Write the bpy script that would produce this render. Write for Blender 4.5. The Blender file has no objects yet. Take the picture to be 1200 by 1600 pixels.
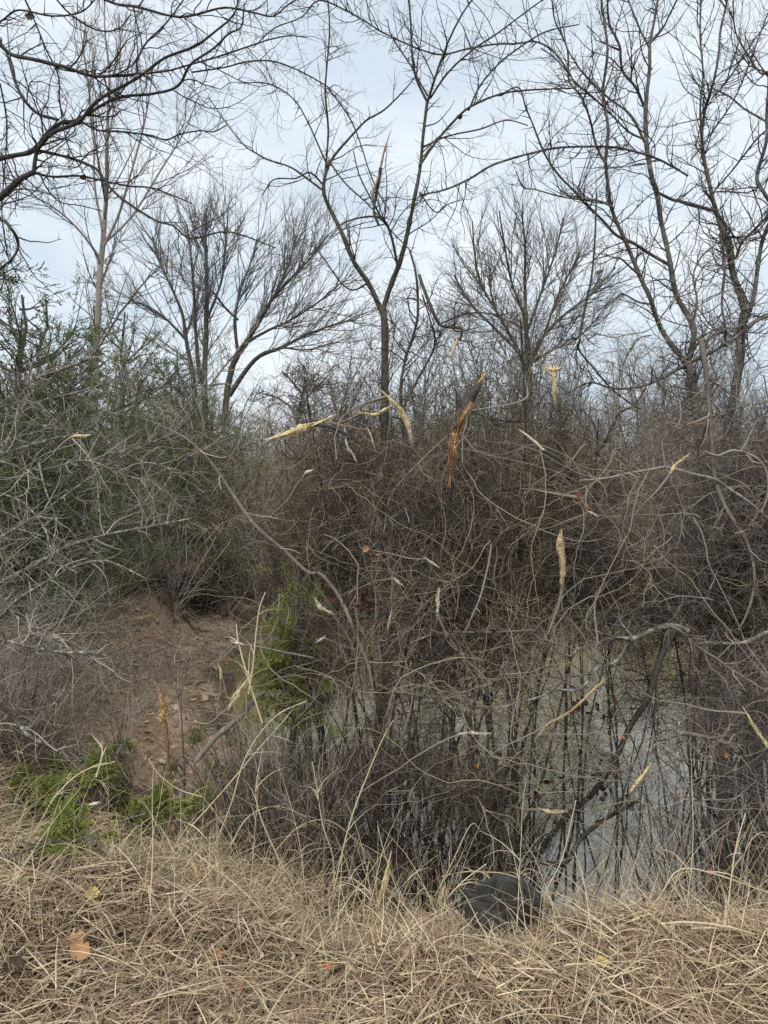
import bpy, math
import numpy as np
from mathutils import Vector, Matrix

rng = np.random.default_rng(11)
R = math.radians
scene = bpy.context.scene
col = scene.collection

# ------------------------------------------------------------------ camera, world, sun, exposure
EYE = 1.6
PITCH = R(4.0)
LENS = 26.0
FPX = LENS / 36.0 * 1600.0
cam_d = bpy.data.cameras.new('camera')
cam_d.lens = LENS
cam_d.sensor_width = 36.0
cam_d.clip_end = 3000
cam_d.clip_start = 0.05
cam = bpy.data.objects.new('camera', cam_d)
cam.location = (0, 0, EYE)
cam.rotation_euler = (math.pi / 2 - PITCH, 0, 0)
col.objects.link(cam)
scene.camera = cam

SUN_EL, SUN_AZ = R(52), R(205)      # azimuth clockwise from +Y: behind the camera, a little left
world = bpy.data.worlds.new('World')
scene.world = world
world.use_nodes = True
wt = world.node_tree
wt.nodes.clear()
def wn(t, **kw):
    n = wt.nodes.new(t)
    for k, v in kw.items():
        setattr(n, k, v)
    return n
w_out = wn('ShaderNodeOutputWorld')
sky = wn('ShaderNodeTexSky', sky_type='NISHITA', sun_disc=False, sun_elevation=SUN_EL, sun_rotation=SUN_AZ)
sky.dust_density = 3.0
bg_sky = wn('ShaderNodeBackground')
bg_sky.inputs['Strength'].default_value = 0.10
wt.links.new(sky.outputs[0], bg_sky.inputs['Color'])
tc = wn('ShaderNodeTexCoord')
mp = wn('ShaderNodeMapping')
mp.inputs['Scale'].default_value = (1.0, 1.0, 3.2)
mp.inputs['Rotation'].default_value = (0.0, 0.12, 0.3)
wt.links.new(tc.outputs['Generated'], mp.inputs['Vector'])
nz = wn('ShaderNodeTexNoise')
nz.inputs['Scale'].default_value = 2.3
nz.inputs['Detail'].default_value = 5
nz.inputs['Roughness'].default_value = 0.5
nz.inputs['Distortion'].default_value = 0.5
wt.links.new(mp.outputs[0], nz.inputs['Vector'])
cr = wn('ShaderNodeValToRGB')
cr.color_ramp.elements[0].position = 0.40
cr.color_ramp.elements[0].color = (0.54, 0.62, 0.70, 1)
cr.color_ramp.elements[1].position = 0.62
cr.color_ramp.elements[1].color = (0.725, 0.775, 0.82, 1)
wt.links.new(nz.outputs['Fac'], cr.inputs['Fac'])
bg_cl = wn('ShaderNodeBackground')
bg_cl.inputs['Strength'].default_value = 1.0
wt.links.new(cr.outputs[0], bg_cl.inputs['Color'])
mx = wn('ShaderNodeMixShader')
mx.inputs[0].default_value = 0.9
wt.links.new(bg_sky.outputs[0], mx.inputs[1])
wt.links.new(bg_cl.outputs[0], mx.inputs[2])
wt.links.new(mx.outputs[0], w_out.inputs['Surface'])

sun_d = bpy.data.lights.new('sun', 'SUN')
sun_d.energy = 1.5
sun_d.angle = R(10)
sun_d.color = (1.0, 0.96, 0.90)
sun = bpy.data.objects.new('sun', sun_d)
sdir = Vector((math.sin(SUN_AZ) * math.cos(SUN_EL), math.cos(SUN_AZ) * math.cos(SUN_EL), math.sin(SUN_EL)))
sun.rotation_euler = sdir.to_track_quat('Z', 'Y').to_euler()
col.objects.link(sun)

vs = scene.view_settings
vs.view_transform = 'Standard'
vs.look = 'None'
vs.exposure = 0.46
vs.gamma = 1.0
vs.use_curve_mapping = False
scene.render.engine = 'CYCLES'
scene.cycles.max_bounces = 5
scene.cycles.diffuse_bounces = 3
scene.cycles.glossy_bounces = 2
scene.cycles.transmission_bounces = 2
scene.cycles.use_denoising = False

# ------------------------------------------------------------------ pixel rays (photograph coordinates, 1200 x 1600)
CP, SP = math.cos(PITCH), math.sin(PITCH)
def P(px, py, Y):
    u = (px - 600.0) / FPX
    v = -(py - 800.0) / FPX
    d = np.array([u, CP + v * SP, -SP + v * CP])
    return np.array([0, 0, EYE]) + d * (Y / d[1])

# ------------------------------------------------------------------ materials
def mat(name, c0, c1, rough=0.85, noise=6.0, c2=None, c2_at=0.62, bump=0.0, bump_scale=40.0, isl=0.75, spec=0.2, transl=0.0, skew=1.0):
    m = bpy.data.materials.new(name)
    m.use_nodes = True
    nt = m.node_tree
    b = nt.nodes['Principled BSDF']
    b.inputs['Roughness'].default_value = rough
    b.inputs['Specular IOR Level'].default_value = spec
    geo = nt.nodes.new('ShaderNodeNewGeometry')
    tx = nt.nodes.new('ShaderNodeTexCoord')
    n1 = nt.nodes.new('ShaderNodeTexNoise')
    n1.inputs['Scale'].default_value = noise
    n1.inputs['Detail'].default_value = 4
    nt.links.new(tx.outputs['Object'], n1.inputs['Vector'])
    mixf = nt.nodes.new('ShaderNodeMix')
    mixf.data_type = 'FLOAT'
    mixf.inputs[0].default_value = isl
    st = nt.nodes.new('ShaderNodeMapRange')
    st.inputs[1].default_value = 0.3
    st.inputs[2].default_value = 0.7
    nt.links.new(n1.outputs['Fac'], st.inputs[0])
    nt.links.new(st.outputs[0], mixf.inputs[2])
    pw = nt.nodes.new('ShaderNodeMath')
    pw.operation = 'POWER'
    pw.inputs[1].default_value = skew
    nt.links.new(geo.outputs['Random Per Island'], pw.inputs[0])
    nt.links.new(pw.outputs[0], mixf.inputs[3])
    mc = nt.nodes.new('ShaderNodeMix')
    mc.data_type = 'RGBA'
    mc.inputs[6].default_value = (*c0, 1)
    mc.inputs[7].default_value = (*c1, 1)
    nt.links.new(mixf.outputs[0], mc.inputs[0])
    out = mc.outputs[2]
    if c2 is not None:
        n2 = nt.nodes.new('ShaderNodeTexNoise')
        n2.inputs['Scale'].default_value = noise * 2.7
        n2.inputs['Detail'].default_value = 6
        n2.inputs['Roughness'].default_value = 0.65
        nt.links.new(tx.outputs['Object'], n2.inputs['Vector'])
        s2 = nt.nodes.new('ShaderNodeMapRange')
        s2.inputs[1].default_value = c2_at - 0.03
        s2.inputs[2].default_value = c2_at + 0.04
        nt.links.new(n2.outputs['Fac'], s2.inputs[0])
        m2 = nt.nodes.new('ShaderNodeMix')
        m2.data_type = 'RGBA'
        nt.links.new(s2.outputs[0], m2.inputs[0])
        nt.links.new(out, m2.inputs[6])
        m2.inputs[7].default_value = (*c2, 1)
        out = m2.outputs[2]
    nt.links.new(out, b.inputs['Base Color'])
    if bump > 0:
        n3 = nt.nodes.new('ShaderNodeTexNoise')
        n3.inputs['Scale'].default_value = bump_scale
        n3.inputs['Detail'].default_value = 5
        nt.links.new(tx.outputs['Object'], n3.inputs['Vector'])
        bp = nt.nodes.new('ShaderNodeBump')
        bp.inputs['Strength'].default_value = bump
        bp.inputs['Distance'].default_value = 0.02
        nt.links.new(n3.outputs['Fac'], bp.inputs['Height'])
        nt.links.new(bp.outputs[0], b.inputs['Normal'])
    if transl > 0:
        tr = nt.nodes.new('ShaderNodeBsdfTranslucent')
        nt.links.new(out, tr.inputs['Color'])
        ms = nt.nodes.new('ShaderNodeMixShader')
        ms.inputs[0].default_value = transl
        nt.links.new(b.outputs[0], ms.inputs[1])
        nt.links.new(tr.outputs[0], ms.inputs[2])
        nt.links.new(ms.outputs[0], nt.nodes['Material Output'].inputs['Surface'])
    return m

M = {
    'bark_dark': mat('bark_dark', (0.040, 0.036, 0.033), (0.11, 0.098, 0.087), c2=(0.16, 0.15, 0.13), c2_at=0.64, bump=0.6),
    'bark_grey': mat('bark_grey', (0.070, 0.062, 0.054), (0.18, 0.162, 0.14), c2=(0.26, 0.26, 0.23), c2_at=0.58, bump=0.7),
    'bark_moss': mat('bark_moss', (0.06, 0.052, 0.042), (0.13, 0.115, 0.09), c2=(0.12, 0.115, 0.065), c2_at=0.58, bump=0.7),
    'bark_pale': mat('bark_pale', (0.22, 0.19, 0.165), (0.38, 0.34, 0.30), c2=(0.46, 0.44, 0.40), bump=0.4),
    'bark_lichen': mat('bark_lichen', (0.10, 0.088, 0.073), (0.20, 0.178, 0.148), noise=12, c2=(0.40, 0.395, 0.35), c2_at=0.55, bump=0.6),
    'twig_dark': mat('twig_dark', (0.028, 0.024, 0.021), (0.12, 0.102, 0.086), isl=0.9),
    'twig_brown': mat('twig_brown', (0.065, 0.050, 0.038), (0.60, 0.50, 0.39), isl=0.9, skew=1.6),
    'twig_olive': mat('twig_olive', (0.080, 0.066, 0.042), (0.62, 0.54, 0.37), isl=0.9, skew=1.6),
    'bramble_olive': mat('bramble_olive', (0.045, 0.036, 0.024), (0.34, 0.29, 0.20), isl=0.9, skew=2.0),
    'bramble_brown': mat('bramble_brown', (0.040, 0.029, 0.024), (0.32, 0.255, 0.20), isl=0.9, skew=2.0),
    'bramble_grey': mat('bramble_grey', (0.050, 0.041, 0.036), (0.40, 0.35, 0.30), isl=0.9, skew=1.9),
    'twig_purple': mat('twig_purple', (0.065, 0.048, 0.040), (0.48, 0.39, 0.32), isl=0.9, skew=1.5),
    'twig_grey': mat('twig_grey', (0.07, 0.058, 0.050), (0.62, 0.56, 0.48), isl=0.9, skew=1.7),
    'twig_pale': mat('twig_pale', (0.11, 0.092, 0.072), (0.60, 0.55, 0.45), isl=0.9, skew=1.5),
    'twig_far': mat('twig_far', (0.10, 0.096, 0.092), (0.26, 0.245, 0.235), isl=0.9),  # light grey puts the distance haze into the twig colour
    'cane': mat('cane', (0.14, 0.115, 0.09), (0.25, 0.21, 0.17), noise=10, c2=(0.33, 0.30, 0.25), c2_at=0.60, bump=0.3),
    'torn_yellow': mat('torn_yellow', (0.60, 0.44, 0.20), (0.88, 0.73, 0.45), noise=25, isl=0.6, bump=0.5, bump_scale=90),
    'torn_orange': mat('torn_orange', (0.36, 0.19, 0.08), (0.76, 0.53, 0.27), noise=18, isl=0.5, bump=0.5, bump_scale=90),
    'cane_tan': mat('cane_tan', (0.26, 0.18, 0.11), (0.46, 0.35, 0.23), noise=20, isl=0.4, bump=0.4),
    'torn_white': mat('torn_white', (0.58, 0.50, 0.36), (0.82, 0.74, 0.58), noise=25, isl=0.6, bump=0.4, bump_scale=90),
    'torn_tan': mat('torn_tan', (0.48, 0.34, 0.18), (0.80, 0.64, 0.40), noise=20, isl=0.5, bump=0.5, bump_scale=90),
    'torn_brown': mat('torn_brown', (0.15, 0.075, 0.042), (0.36, 0.20, 0.11), noise=20, isl=0.6, bump=0.4),
    'straw': mat('straw', (0.24, 0.15, 0.085), (0.96, 0.82, 0.55), rough=0.5, isl=0.92, skew=1.25, transl=0.2),
    'thatch': mat('thatch', (0.065, 0.038, 0.022), (0.58, 0.42, 0.28), rough=0.8, isl=0.72, noise=2.5, skew=1.5),
    'stalk': mat('stalk', (0.50, 0.40, 0.24), (0.76, 0.65, 0.44), rough=0.6, isl=0.7),
    'cedar': mat('cedar', (0.060, 0.078, 0.030), (0.185, 0.215, 0.09), isl=0.8, noise=1.5),
    'cedar_fresh': mat('cedar_fresh', (0.095, 0.115, 0.022), (0.30, 0.34, 0.075), isl=0.7, noise=5),
    'green_grass': mat('green_grass', (0.10, 0.15, 0.035), (0.24, 0.29, 0.09), isl=0.8),
    'leaf_burgundy': mat('leaf_burgundy', (0.045, 0.016, 0.016), (0.11, 0.04, 0.036), isl=0.8, rough=0.6),
    'leaf_orange': mat('leaf_orange', (0.42, 0.12, 0.045), (0.58, 0.20, 0.075), noise=30, isl=0.4, rough=0.6),
    'leaf_tan': mat('leaf_tan', (0.34, 0.17, 0.085), (0.56, 0.33, 0.17), noise=30, isl=0.5, rough=0.6),
    'leaf_yellow': mat('leaf_yellow', (0.50, 0.38, 0.08), (0.62, 0.46, 0.16), noise=30, isl=0.4, rough=0.6),
    'leaf_shore': mat('leaf_shore', (0.40, 0.28, 0.18), (0.62, 0.50, 0.36), noise=9, isl=0.2, rough=0.7),
    'leaf_dark': mat('leaf_dark', (0.045, 0.035, 0.03), (0.10, 0.07, 0.05), noise=20, isl=0.5, rough=0.7),
    'litter': mat('litter', (0.14, 0.08, 0.045), (0.58, 0.43, 0.28), isl=0.95, rough=0.7),
    'plastic': mat('plastic', (0.042, 0.042, 0.042), (0.082, 0.080, 0.075), noise=14, rough=0.5, spec=0.5, isl=0.1, c2=(0.075, 0.065, 0.05), c2_at=0.62, bump=0.25, bump_scale=14),
    'bag': mat('bag', (0.55, 0.53, 0.51), (0.72, 0.70, 0.68), rough=0.45, spec=0.5, isl=0.2),
    'red_scrap': mat('red_scrap', (0.60, 0.16, 0.11), (0.70, 0.24, 0.17), rough=0.5, isl=0.2),
    'stone': mat('stone', (0.26, 0.21, 0.15), (0.42, 0.35, 0.26), noise=14, bump=0.7, bump_scale=20, isl=0.1),
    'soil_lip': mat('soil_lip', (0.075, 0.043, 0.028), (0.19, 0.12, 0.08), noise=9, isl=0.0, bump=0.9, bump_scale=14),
    'root': mat('root', (0.035, 0.025, 0.02), (0.10, 0.07, 0.05), isl=0.6),
    'twig_red': mat('twig_red', (0.16, 0.055, 0.03), (0.34, 0.14, 0.075), isl=0.7),
}

# ------------------------------------------------------------------ mesh building
def unit(a):
    return a / np.maximum(np.linalg.norm(a, axis=-1, keepdims=True), 1e-9)

class MB:
    def __init__(self):
        self.v, self.q, self.t, self.n = [], [], [], 0
    def add(self, v, q=None, t=None):
        v = np.asarray(v, float).reshape(-1, 3)
        if q is not None and len(q):
            self.q.append(np.asarray(q, np.int64) + self.n)
        if t is not None and len(t):
            self.t.append(np.asarray(t, np.int64) + self.n)
        self.v.append(v)
        self.n += len(v)
    def tubes(self, pts, rad, sides=3, cap=False):
        pts = np.asarray(pts, float)
        if pts.ndim == 2:
            pts = pts[None]; rad = np.asarray(rad, float)[None]
        m, n = pts.shape[:2]
        if m == 0:
            return
        T = unit(np.gradient(pts, axis=1))
        mean = unit(T.mean(axis=1))
        ref = np.zeros((m, 3))
        ref[np.arange(m), np.argmin(np.abs(mean), axis=1)] = 1.0
        A = unit(np.cross(T, ref[:, None, :]))
        B = np.cross(T, A)
        ang = np.arange(sides) * 2 * np.pi / sides
        ring = (A[:, :, None, :] * np.cos(ang)[None, None, :, None] + B[:, :, None, :] * np.sin(ang)[None, None, :, None])
        V = pts[:, :, None, :] + ring * rad[:, :, None, None]
        i = np.arange(m)[:, None, None] * (n * sides)
        j = np.arange(n - 1)[None, :, None] * sides
        k = np.arange(sides)[None, None, :]
        k2 = (k + 1) % sides
        q = np.stack([i + j + k, i + j + k2, i + j + sides + k2, i + j + sides + k], -1).reshape(-1, 4)
        self.add(V, q)
    def ribbons(self, pts, wid, side):
        """flat strips: pts (m,n,3), wid (m,n) half widths, side (m,3)"""
        m, n = pts.shape[:2]
        T = unit(np.gradient(pts, axis=1))
        S = unit(np.cross(T, side[:, None, :]))
        V = np.stack([pts - S * wid[..., None], pts + S * wid[..., None]], 2)
        i = np.arange(m)[:, None] * (n * 2)
        j = np.arange(n - 1)[None, :] * 2
        b = (i + j)
        q = np.stack([b, b + 1, b + 3, b + 2], -1).reshape(-1, 4)
        self.add(V, q)
    def mesh(self, name):
        me = bpy.data.meshes.new(name)
        v = np.concatenate(self.v) if self.v else np.zeros((0, 3))
        me.vertices.add(len(v))
        me.vertices.foreach_set('co', v.astype(np.float32).ravel())
        q = np.concatenate(self.q) if self.q else np.zeros((0, 4), np.int64)
        t = np.concatenate(self.t) if self.t else np.zeros((0, 3), np.int64)
        li = np.concatenate([q.ravel(), t.ravel()]).astype(np.int32)
        tot = np.concatenate([np.full(len(q), 4), np.full(len(t), 3)]).astype(np.int32)
        st = np.concatenate([[0], np.cumsum(tot)[:-1]]).astype(np.int32) if len(tot) else np.zeros(0, np.int32)
        me.loops.add(len(li))
        me.loops.foreach_set('vertex_index', li)
        me.polygons.add(len(tot))
        me.polygons.foreach_set('loop_start', st)
        me.update(calc_edges=True)
        return me

def tag(o, label=None, cat=None, group=None, kind=None):
    if label: o['label'] = label
    if cat: o['category'] = cat
    if group: o['group'] = group
    if kind: o['kind'] = kind
    return o
def obj(name, mb, m, parent=None, origin=None):
    me = mb.mesh(name) if isinstance(mb, MB) else mb
    if not me.materials:
        me.materials.append(M[m] if isinstance(m, str) else m)
    o = bpy.data.objects.new(name, me)
    col.objects.link(o)
    if parent is not None:
        o.parent = parent
    return o
def empty(name, loc=(0, 0, 0), rz=0.0, sc=1.0):
    o = bpy.data.objects.new(name, None)
    o.empty_display_size = 0.2
    o.location = loc
    o.rotation_euler = (0, 0, rz)
    o.scale = (sc, sc, sc) if np.isscalar(sc) else sc
    col.objects.link(o)
    return o
def copy_tree(root, loc, rz, sc, label, group, cat=None):
    r = root.copy(); col.objects.link(r)
    r.location = loc; r.rotation_euler = (0, 0, rz)
    r.scale = (sc, sc, sc) if np.isscalar(sc) else sc
    tag(r, label, cat, group)
    for ch in root.children:
        c = ch.copy(); col.objects.link(c); c.parent = r
    return r

# ------------------------------------------------------------------ growth helpers
def rnd(a, b, n):
    return rng.uniform(a, b, n)
def rdir(n):
    return unit(rng.normal(size=(n, 3)))
def grow(S, D, L, R0, R1, n, wig=0.15, trop=(0, 0, 0), curl=0.0):
    m = len(S)
    S = np.asarray(S, float); D = unit(np.asarray(D, float))
    L = np.broadcast_to(L, (m,)).astype(float)
    pts = np.zeros((m, n + 1, 3)); pts[:, 0] = S
    tr = np.asarray(trop, float)
    ax = rdir(m)
    cu = rng.normal(size=(m, 1)) * curl
    for k in range(n):
        D = D + rng.normal(size=(m, 3)) * wig + tr / n
        if curl:
            D = D + np.cross(ax, D) * cu
        D = unit(D)
        pts[:, k + 1] = pts[:, k] + D * (L / n)[:, None]
    s = np.linspace(0, 1, n + 1)[None, :]
    rad = np.asarray(R0).reshape(-1, 1) * (1 - s) + np.asarray(R1).reshape(-1, 1) * s
    rad = np.broadcast_to(rad, (m, n + 1)).copy()
    return pts, rad
def spawn(pts, rad, count, t0=0.15, t1=1.0, ang=50, angsd=12, side=None):
    """count children in total, on polylines chosen with weight by length"""
    m, n = pts.shape[:2]
    ln = np.linalg.norm(np.diff(pts, axis=1), axis=2).sum(1)
    pi = rng.choice(m, size=count, p=ln / ln.sum())
    t = rnd(t0, t1, count) * (n - 1)
    i0 = np.clip(t.astype(int), 0, n - 2)
    f = (t - i0)[:, None]
    a, b = pts[pi, i0], pts[pi, i0 + 1]
    S = a * (1 - f) + b * f
    T = unit(b - a)
    r = rad[pi, i0] * (1 - f[:, 0]) + rad[pi, i0 + 1] * f[:, 0]
    perp = unit(np.cross(T, rdir(count)))
    an = np.radians(ang + rng.normal(size=count) * angsd)[:, None]
    D = T * np.cos(an) + perp * np.sin(an)
    return S, D, r, ln[pi], t / (n - 1)
def smooth_path(p, per=6):
    """Catmull-Rom through rows of p (k, c)"""
    p = np.asarray(p, float)
    if len(p) == 2:
        s = np.linspace(0, 1, per + 1)[:, None]
        return p[0] * (1 - s) + p[1] * s
    q = np.vstack([2 * p[0] - p[1], p, 2 * p[-1] - p[-2]])
    out = []
    for i in range(1, len(q) - 2):
        t = np.linspace(0, 1, per, endpoint=False)[:, None]
        a, b, c, d = q[i - 1], q[i], q[i + 1], q[i + 2]
        out.append(0.5 * (2 * b + (c - a) * t + (2 * a - 5 * b + 4 * c - d) * t ** 2 + (3 * b - a - 3 * c + d) * t ** 3))
    out.append(p[-1][None])
    return np.vstack(out)
def stroke(pts, y0, y1=None, wiggle=0.010, base=None, per=5, ws=1.0):
    """traced centre line (x, y, width in photo pixels) at distance y0..y1 -> points, radii"""
    y1 = y0 if y1 is None else y1
    k = len(pts)
    rows = []
    seg = [0.0]
    for i in range(1, k):
        seg.append(seg[-1] + math.hypot(pts[i][0] - pts[i - 1][0], pts[i][1] - pts[i - 1][1]))
    w = 3.0
    for i, p in enumerate(pts):
        Y = y0 + (y1 - y0) * seg[i] / max(seg[-1], 1e-6)
        w = p[2] if len(p) > 2 else max(w * 0.88, 1.6)
        q = P(p[0], p[1], Y)
        if 0 < i < k - 1:
            q = q + rng.normal(size=3) * np.array([0.25, 2.2, 0.25]) * min(wiggle, 0.03)
        rows.append([*q, w * ws * 0.5 / FPX * Y])
    if base is not None:
        rows.insert(0, list(base))
    a = smooth_path(rows, per)
    a[1:-1, :3] += rng.normal(size=(len(a) - 2, 3)) * a[1:-1, 3:4] * 0.05
    a[:, 3] = np.maximum(a[:, 3], 0.0006)
    a[:, 3] *= 1 + rng.normal(size=len(a)) * 0.05
    return a[:, :3], a[:, 3]
def resample(p, r, n):
    s = np.linspace(0, len(p) - 1, n)
    i = np.clip(s.astype(int), 0, len(p) - 2)
    f = (s - i)[:, None]
    return p[i] * (1 - f) + p[i + 1] * f, r[i] * (1 - f[:, 0]) + r[i + 1] * f[:, 0]

# ------------------------------------------------------------------ terrain
POND = np.array([(0.0, 5.2), (-0.6, 6.2), (-1.3, 7.8), (-1.95, 9.2), (-2.35, 11), (-2.55, 13), (-2.75, 15.5), (-2.6, 17.6), (-1.6, 19.4), (0.5, 20.6), (3.5, 21.6),
                 (8, 21.8), (13, 20.5), (17, 16.5), (18, 11), (15, 6.8), (10, 5.5), (5, 5.0), (1.5, 4.95), (0.5, 5.0)])
WATER_Z = -1.8
def pond_sd(x, y):
    """signed distance, negative inside"""
    shp = np.shape(x)
    p = np.stack([np.ravel(x), np.ravel(y)], 1).astype(float)
    a = POND; b = np.roll(POND, -1, 0)
    best = np.full(len(p), 1e9)
    ins = np.zeros(len(p), bool)
    for (ax, ay), (bx, by) in zip(a, b):
        e = np.array([bx - ax, by - ay])
        w = p - (ax, ay)
        t = np.clip((w @ e) / (e @ e), 0, 1)[:, None]
        best = np.minimum(best, np.linalg.norm(w - t * e, axis=1))
        c = ((ay > p[:, 1]) != (by > p[:, 1])) & (p[:, 0] < (bx - ax) * (p[:, 1] - ay) / (by - ay + 1e-12) + ax)
        ins ^= c
    return np.where(ins, -best, best).reshape(shp)
def sstep(a, b, x):
    t = np.clip((x - a) / (b - a), 0, 1)
    return t * t * (3 - 2 * t)
def height(x, y):
    x = np.asarray(x, float); y = np.asarray(y, float)
    d = pond_sd(x, y)
    left = sstep(-1.2, -3.0, x) * sstep(4.0, 6.5, y) * (1 - sstep(17, 20, y))
    far = sstep(17, 20, y)
    w = 2.7 * (1 - left) * (1 - far) + 6.0 * left + 2.4 * far
    t = np.clip(d / w, 0, 1)
    prof = np.where(left > 0.3, t * 0.75 + 0.25 * t * t, t * (1.25 - 0.25 * t))
    z = WATER_Z + 1.8 * prof
    z = np.where(d < 0, WATER_Z + np.maximum(d * 0.5, -0.7), z)
    cut = sstep(1.35, 1.75, d) * sstep(12.2, 13.8, y) * (1 - sstep(19, 22, y)) * sstep(-3.0, -4.2, x)
    z = z + 0.75 * cut * (1 - t)
    bump = 0.035 * np.sin(x * 2.3 + 1.1 * np.sin(y * 1.7)) * np.sin(y * 2.9 + 0.7) + 0.02 * np.sin(x * 7.1 + y * 3.3) * np.sin(y * 6.3 - x * 2)
    bump = bump + 0.02 * np.sin(x * 13.1 + 2.1 * np.sin(y * 9.0)) * np.sin(y * 11.7 + 1.7 * np.sin(x * 8.0)) * sstep(3.8, 5, y)
    z = z + bump * (1 + 1.2 * sstep(0.1, 0.6, d))
    z = z + 0.055 * np.sin(x * 4.3 + 1.9 * np.sin(y * 2.1)) * np.sin(y * 3.7 + 1.3 * np.sin(x * 3.1)) * sstep(-0.9, -0.1, d) * (1 - sstep(0.5, 1.4, d))
    far_hill = sstep(40, 160, np.hypot(x, y)) * 1.5
    return z + far_hill
def H(x, y):
    return float(height(np.array([x]), np.array([y]))[0])
def ground_hit(px, py):
    lo, hi = 0.8, 60.0
    ys = np.linspace(0.8, 60, 1200)
    pts = np.array([P(px, py, y) for y in ys])
    below = pts[:, 2] < height(pts[:, 0], pts[:, 1])
    k = int(np.argmax(below)) if below.any() else -1
    return pts[k]

def axis(lo, hi, step, far):
    core = np.arange(lo, hi + 1e-6, step)
    a, b = [], []
    s, p = step, lo
    while p > -far:
        s *= 1.35; p -= s; a.append(p)
    s, p = step, hi
    while p < far:
        s *= 1.35; p += s; b.append(p)
    return np.concatenate([a[::-1], core, b])
gx = axis(-9, 9, 0.12, 900)
gy = axis(0.0, 24, 0.12, 900)
X, Y = np.meshgrid(gx, gy)
Z = height(X, Y)
mb = MB()
nx, ny = len(gx), len(gy)
ii = (np.arange(ny - 1)[:, None] * nx + np.arange(nx - 1)[None, :]).ravel()
mb.add(np.stack([X, Y, Z], -1), np.stack([ii, ii + 1, ii + nx + 1, ii + nx], -1))

gm = bpy.data.materials.new('ground_soil')
gm.use_nodes = True
nt = gm.node_tree
b = nt.nodes['Principled BSDF']
b.inputs['Roughness'].default_value = 0.95
b.inputs['Specular IOR Level'].default_value = 0.1
tx = nt.nodes.new('ShaderNodeTexCoord')
def gnoise(scale, detail=6, rough=0.6):
    n = nt.nodes.new('ShaderNodeTexNoise')
    n.inputs['Scale'].default_value = scale
    n.inputs['Detail'].default_value = detail
    n.inputs['Roughness'].default_value = rough
    nt.links.new(tx.outputs['Object'], n.inputs['Vector'])
    return n
def gramp(src, stops):
    r = nt.nodes.new('ShaderNodeValToRGB')
    e = r.color_ramp.elements
    e[0].position, e[0].color = stops[0][0], (*stops[0][1], 1)
    e[1].position, e[1].color = stops[-1][0], (*stops[-1][1], 1)
    for p, c in stops[1:-1]:
        el = e.new(p); el.color = (*c, 1)
    nt.links.new(src, r.inputs['Fac'])
    return r
thatch_c = gramp(gnoise(22).outputs['Fac'], [(0.3, (0.055, 0.038, 0.024)), (0.5, (0.12, 0.085, 0.052)), (0.72, (0.24, 0.175, 0.11))])
dirt_c = gramp(gnoise(7, 10, 0.78).outputs['Fac'], [(0.3, (0.17, 0.095, 0.055)), (0.45, (0.36, 0.235, 0.15)), (0.56, (0.49, 0.36, 0.25)), (0.70, (0.60, 0.50, 0.38))])
att = nt.nodes.new('ShaderNodeAttribute')
att.attribute_name = 'shore'
mxg = nt.nodes.new('ShaderNodeMix'); mxg.data_type = 'RGBA'
nt.links.new(att.outputs['Fac'], mxg.inputs[0])
nt.links.new(thatch_c.outputs[0], mxg.inputs[6])
nt.links.new(dirt_c.outputs[0], mxg.inputs[7])
att2 = nt.nodes.new('ShaderNodeAttribute')
att2.attribute_name = 'wet'
mxw = nt.nodes.new('ShaderNodeMix'); mxw.data_type = 'RGBA'
nt.links.new(att2.outputs['Fac'], mxw.inputs[0])
nt.links.new(mxg.outputs[2], mxw.inputs[6])
mxw.inputs[7].default_value = (0.060, 0.042, 0.028, 1)
nt.links.new(mxw.outputs[2], b.inputs['Base Color'])
bp = nt.nodes.new('ShaderNodeBump')
bp.inputs['Strength'].default_value = 0.9
bp.inputs['Distance'].default_value = 0.07
nt.links.new(gnoise(16, 8, 0.7).outputs['Fac'], bp.inputs['Height'])
nt.links.new(bp.outputs[0], b.inputs['Normal'])
ground = obj('ground', mb, gm)
D_ = pond_sd(X, Y)
shore = sstep(4.2, 5.6, Y) * sstep(-0.9, -1.6, X) * (1 - sstep(6.5, 8.5, D_))
shore = np.maximum(shore, 1 - sstep(0.0, 2.0, D_))
shore = np.clip(shore + 0.25 * np.sin(X * 5 + 2 * np.sin(Y * 3)) * shore * (1 - shore) * 4, 0, 1)
at = ground.data.attributes.new('shore', 'FLOAT', 'POINT')
at.data.foreach_set('value', shore.astype(np.float32).ravel())
wet = (1 - sstep(0.05, 0.55, D_ + 0.18 * np.sin(X * 6 + 2 * np.sin(Y * 4)))) * 0.85
at = ground.data.attributes.new('wet', 'FLOAT', 'POINT')   # damp mud along the waterline
at.data.foreach_set('value', wet.astype(np.float32).ravel())
tag(ground, kind='structure')

# pond water: murky, with a faint ripple
wm = bpy.data.materials.new('pond_water')
wm.use_nodes = True
nt = wm.node_tree
b = nt.nodes['Principled BSDF']
b.inputs['Base Color'].default_value = (0.21, 0.180, 0.088, 1)
b.inputs['Roughness'].default_value = 0.07
b.inputs['IOR'].default_value = 2.7
b.inputs['Specular IOR Level'].default_value = 0.5
tx = nt.nodes.new('ShaderNodeTexCoord')
n = nt.nodes.new('ShaderNodeTexNoise')
n.inputs['Scale'].default_value = 5.0
n.inputs['Detail'].default_value = 3
nt.links.new(tx.outputs['Object'], n.inputs['Vector'])
bp = nt.nodes.new('ShaderNodeBump')
bp.inputs['Strength'].default_value = 0.08
bp.inputs['Distance'].default_value = 0.05
nt.links.new(n.outputs['Fac'], bp.inputs['Height'])
nt.links.new(bp.outputs[0], b.inputs['Normal'])
wp = POND.mean(0) + (POND - POND.mean(0)) * 1.06
mb = MB()
c = wp.mean(0)
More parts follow.
